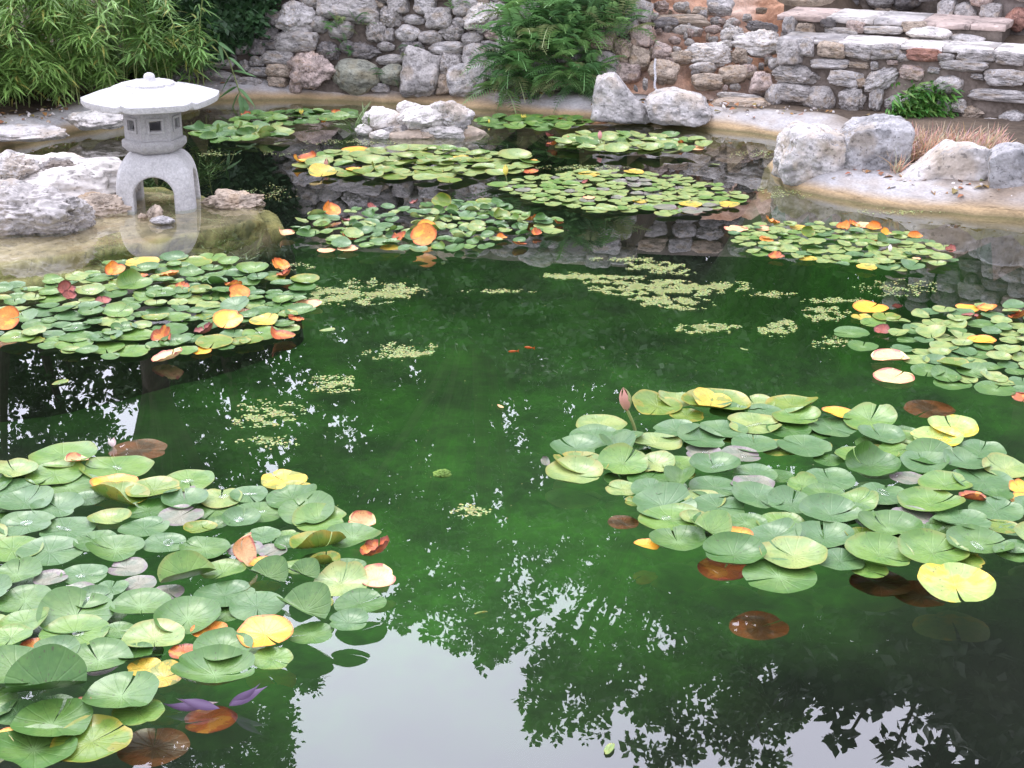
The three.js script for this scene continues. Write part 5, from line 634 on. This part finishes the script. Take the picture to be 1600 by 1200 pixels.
const treesAt = [ // crowns by where the pond mirrors them: [label, range, trunk x, colour, n, size, kind, bark, blobs[x, y, r], bare]
  ['rounded tree whose crown is mirrored in the middle of the lower pond', 16, 1120, [.06, .15, .03], 2.6, .17, 0, bark, [[890, 1085, 75], [870, 1010, 60], [985, 1055, 85], [990, 950, 95], [1110, 1075, 90], [1110, 960, 110], [1185, 1140, 60], [1040, 1150, 55], [850, 1115, 38], [1150, 860, 100], [960, 880, 80], [1050, 1000, 80], [1180, 1060, 60], [1215, 1105, 40], [1080, 900, 80], [1190, 960, 70]], .16],
  ['dark overhanging tree mirrored along the lower right', 12, 1650, [.02, .045, .015], 6.5, .15, 2, bark, [[1400, 970, 90], [1520, 1000, 110], [1610, 1090, 110], [1470, 1060, 70], [1560, 900, 110], [1350, 930, 60], [1330, 1010, 45], [1660, 1190, 120], [1560, 1130, 70], [1440, 900, 90], [1700, 980, 120], [1265, 955, 75], [1270, 1020, 48], [1230, 900, 60], [1300, 1085, 26], [1345, 1120, 22], [1250, 1075, 20], [1400, 1165, 24], [1370, 1060, 40], [1460, 1190, 30], [1325, 1150, 14]], .12],
  ['broad tree mirrored left of the middle with a ragged crown', 20, 760, [.045, .12, .025], 2.6, .17, 0, bark, [[640, 915, 55], [715, 950, 70], [775, 995, 42], [600, 860, 75], [690, 860, 90], [800, 880, 90], [900, 830, 100], [520, 850, 70], [760, 1020, 24], [620, 960, 26]], .16],
  ['tree mirrored beside the front left patch', 15, 250, [.03, .085, .02], 3.6, .15, 1, bark, [[390, 1130, 62], [470, 1058, 30], [300, 1120, 90], [200, 1060, 110], [410, 1185, 45], [100, 980, 110], [250, 960, 80], [60, 1120, 120]], .14],
  ['background tree mirrored at the far left', 23, 60, [.035, .1, .02], 4.2, .22, 0, bark, [[-60, 560, 90], [40, 520, 80], [-20, 680, 100], [120, 600, 80], [150, 760, 100], [20, 820, 110], [200, 480, 80]], .2],
  ['background tree mirrored between the left patches', 22, 330, [.04, .11, .02], 4, .22, 0, paleBark, [[260, 560, 80], [360, 500, 80], [340, 630, 90], [450, 580, 80], [300, 740, 100], [430, 720, 90], [470, 820, 80], [400, 860, 90], [240, 850, 90]], .17],
  ['background tree mirrored in the middle of the pond', 22, 640, [.04, .11, .02], 4, .22, 0, bark, [[560, 530, 80], [660, 480, 80], [640, 600, 90], [740, 560, 90], [560, 680, 90], [680, 700, 90], [580, 790, 90], [740, 800, 90], [800, 660, 90], [790, 480, 80]], .1],
  ['background tree with a pale trunk mirrored right of the middle', 21, 960, [.04, .11, .02], 4, .22, 0, paleBark, [[900, 520, 90], [1000, 500, 90], [900, 640, 90], [1010, 620, 90], [880, 760, 90], [1000, 740, 100], [1080, 560, 80], [1060, 840, 80]], .12],
  ['background tree with a thin pale trunk mirrored above the front right patch', 20, 1266, [.035, .095, .02], 2.6, .22, 0, paleBark, [[1180, 560, 80], [1280, 620, 80], [1120, 680, 90], [1230, 740, 90], [1350, 740, 90], [1300, 860, 100], [1200, 860, 90], [1390, 640, 80]], .2],
  ['background tree mirrored at the right edge', 19, 1500, [.03, .085, .02], 2.6, .22, 0, bark, [[1470, 620, 90], [1580, 600, 90], [1500, 740, 100], [1620, 720, 110], [1450, 840, 90], [1580, 830, 100], [1700, 640, 100]], .14]];
treesAt.forEach(([label, d, tx, color, cv, size, k, bk, blobs, bare], i) => {
  const r = rng(500 + i), m = d / F, list = blobs.map(([x, y, R]) => [mirrored(x, y, d + (r() - .5) * d * .12), R * m]), low = mirrored(tx, 620, d), f = standing(low);
  leafy('tree', label, 'tree', f, list, { cover: cv, size, color, sprayKind: k, trunkR: .012 * d, split: .55, barkMat: bk, seed: 900 + i * 31, bare });
});
{ // weeds on the right: green tuft on the terrace wall, dry grass behind the boulders, sedge by the pond pile
  const r = rng(66), gb = blade(4, .035, .5), green = [], dry = [], sedge = [], c = onPlane(1435, 165, lowerWall.a, lowerWall.n);
  const T = thing('weed_tuft', c.clone(), 'green trailing weed growing out of the terrace wall behind the boulders', 'weed');
  for (let i = 0; i < 900; i++) { const p = V((r() + r() - 1) * .2, (r() + r() - 1) * .14, .03 + .06 * r()); green.push([lookTo(p, V(r() - .5, r() * .9 - .35, .3 + .5 * r()), .05 + .06 * r(), r()), rgb(.7 + .6 * r(), .8 + .4 * r(), .8)]); }
  copies(T, 'leaves', blade(3, .1, .3), leafMat([.12, .3, .06]), green);
  for (let i = 0; i < 3000; i++) { const x = 1395 + r() * 165, y = 222 + 50 * r() + (x > 1430 ? 12 * r() : 0), p = P(x, y, .1); p.y = groundHeight(p.x, p.z) + .005; if (shoreDistance(p.x, p.z) < .12 || (x > 1405 && x < 1570 && y > 252)) continue; dry.push([lookTo(p, V((r() - .5) * 1.4, .5 + r() * .8, (r() - .3) * 1.2), .06 + .08 * r(), r() * 3), rgb(.8 + .5 * r(), .75 + .4 * r(), .7 + .4 * r())]); }
  copies(scene, 'dry_grass', gb, dbl(simple([.5, .4, .3], { roughness: .85 })), dry, 'straw coloured dry grass behind the boulders on the right ledge', 'dry grass');
  const S = thing('grass_tuft', P(566, 208), 'thin green sedge tuft at the left foot of the pond rock pile', 'grass');
  for (let i = 0; i < 40; i++) sedge.push([lookTo(V((r() - .5) * .12, 0, (r() - .5) * .06), V((r() - .7) * 1.4, .8, r() - .3), .1 + .09 * r(), r()), rgb(1, 1, 1)]); copies(S, 'blades', gb, leafMat([.18, .28, .09]), sedge);
}
renderer.render(scene, camera);
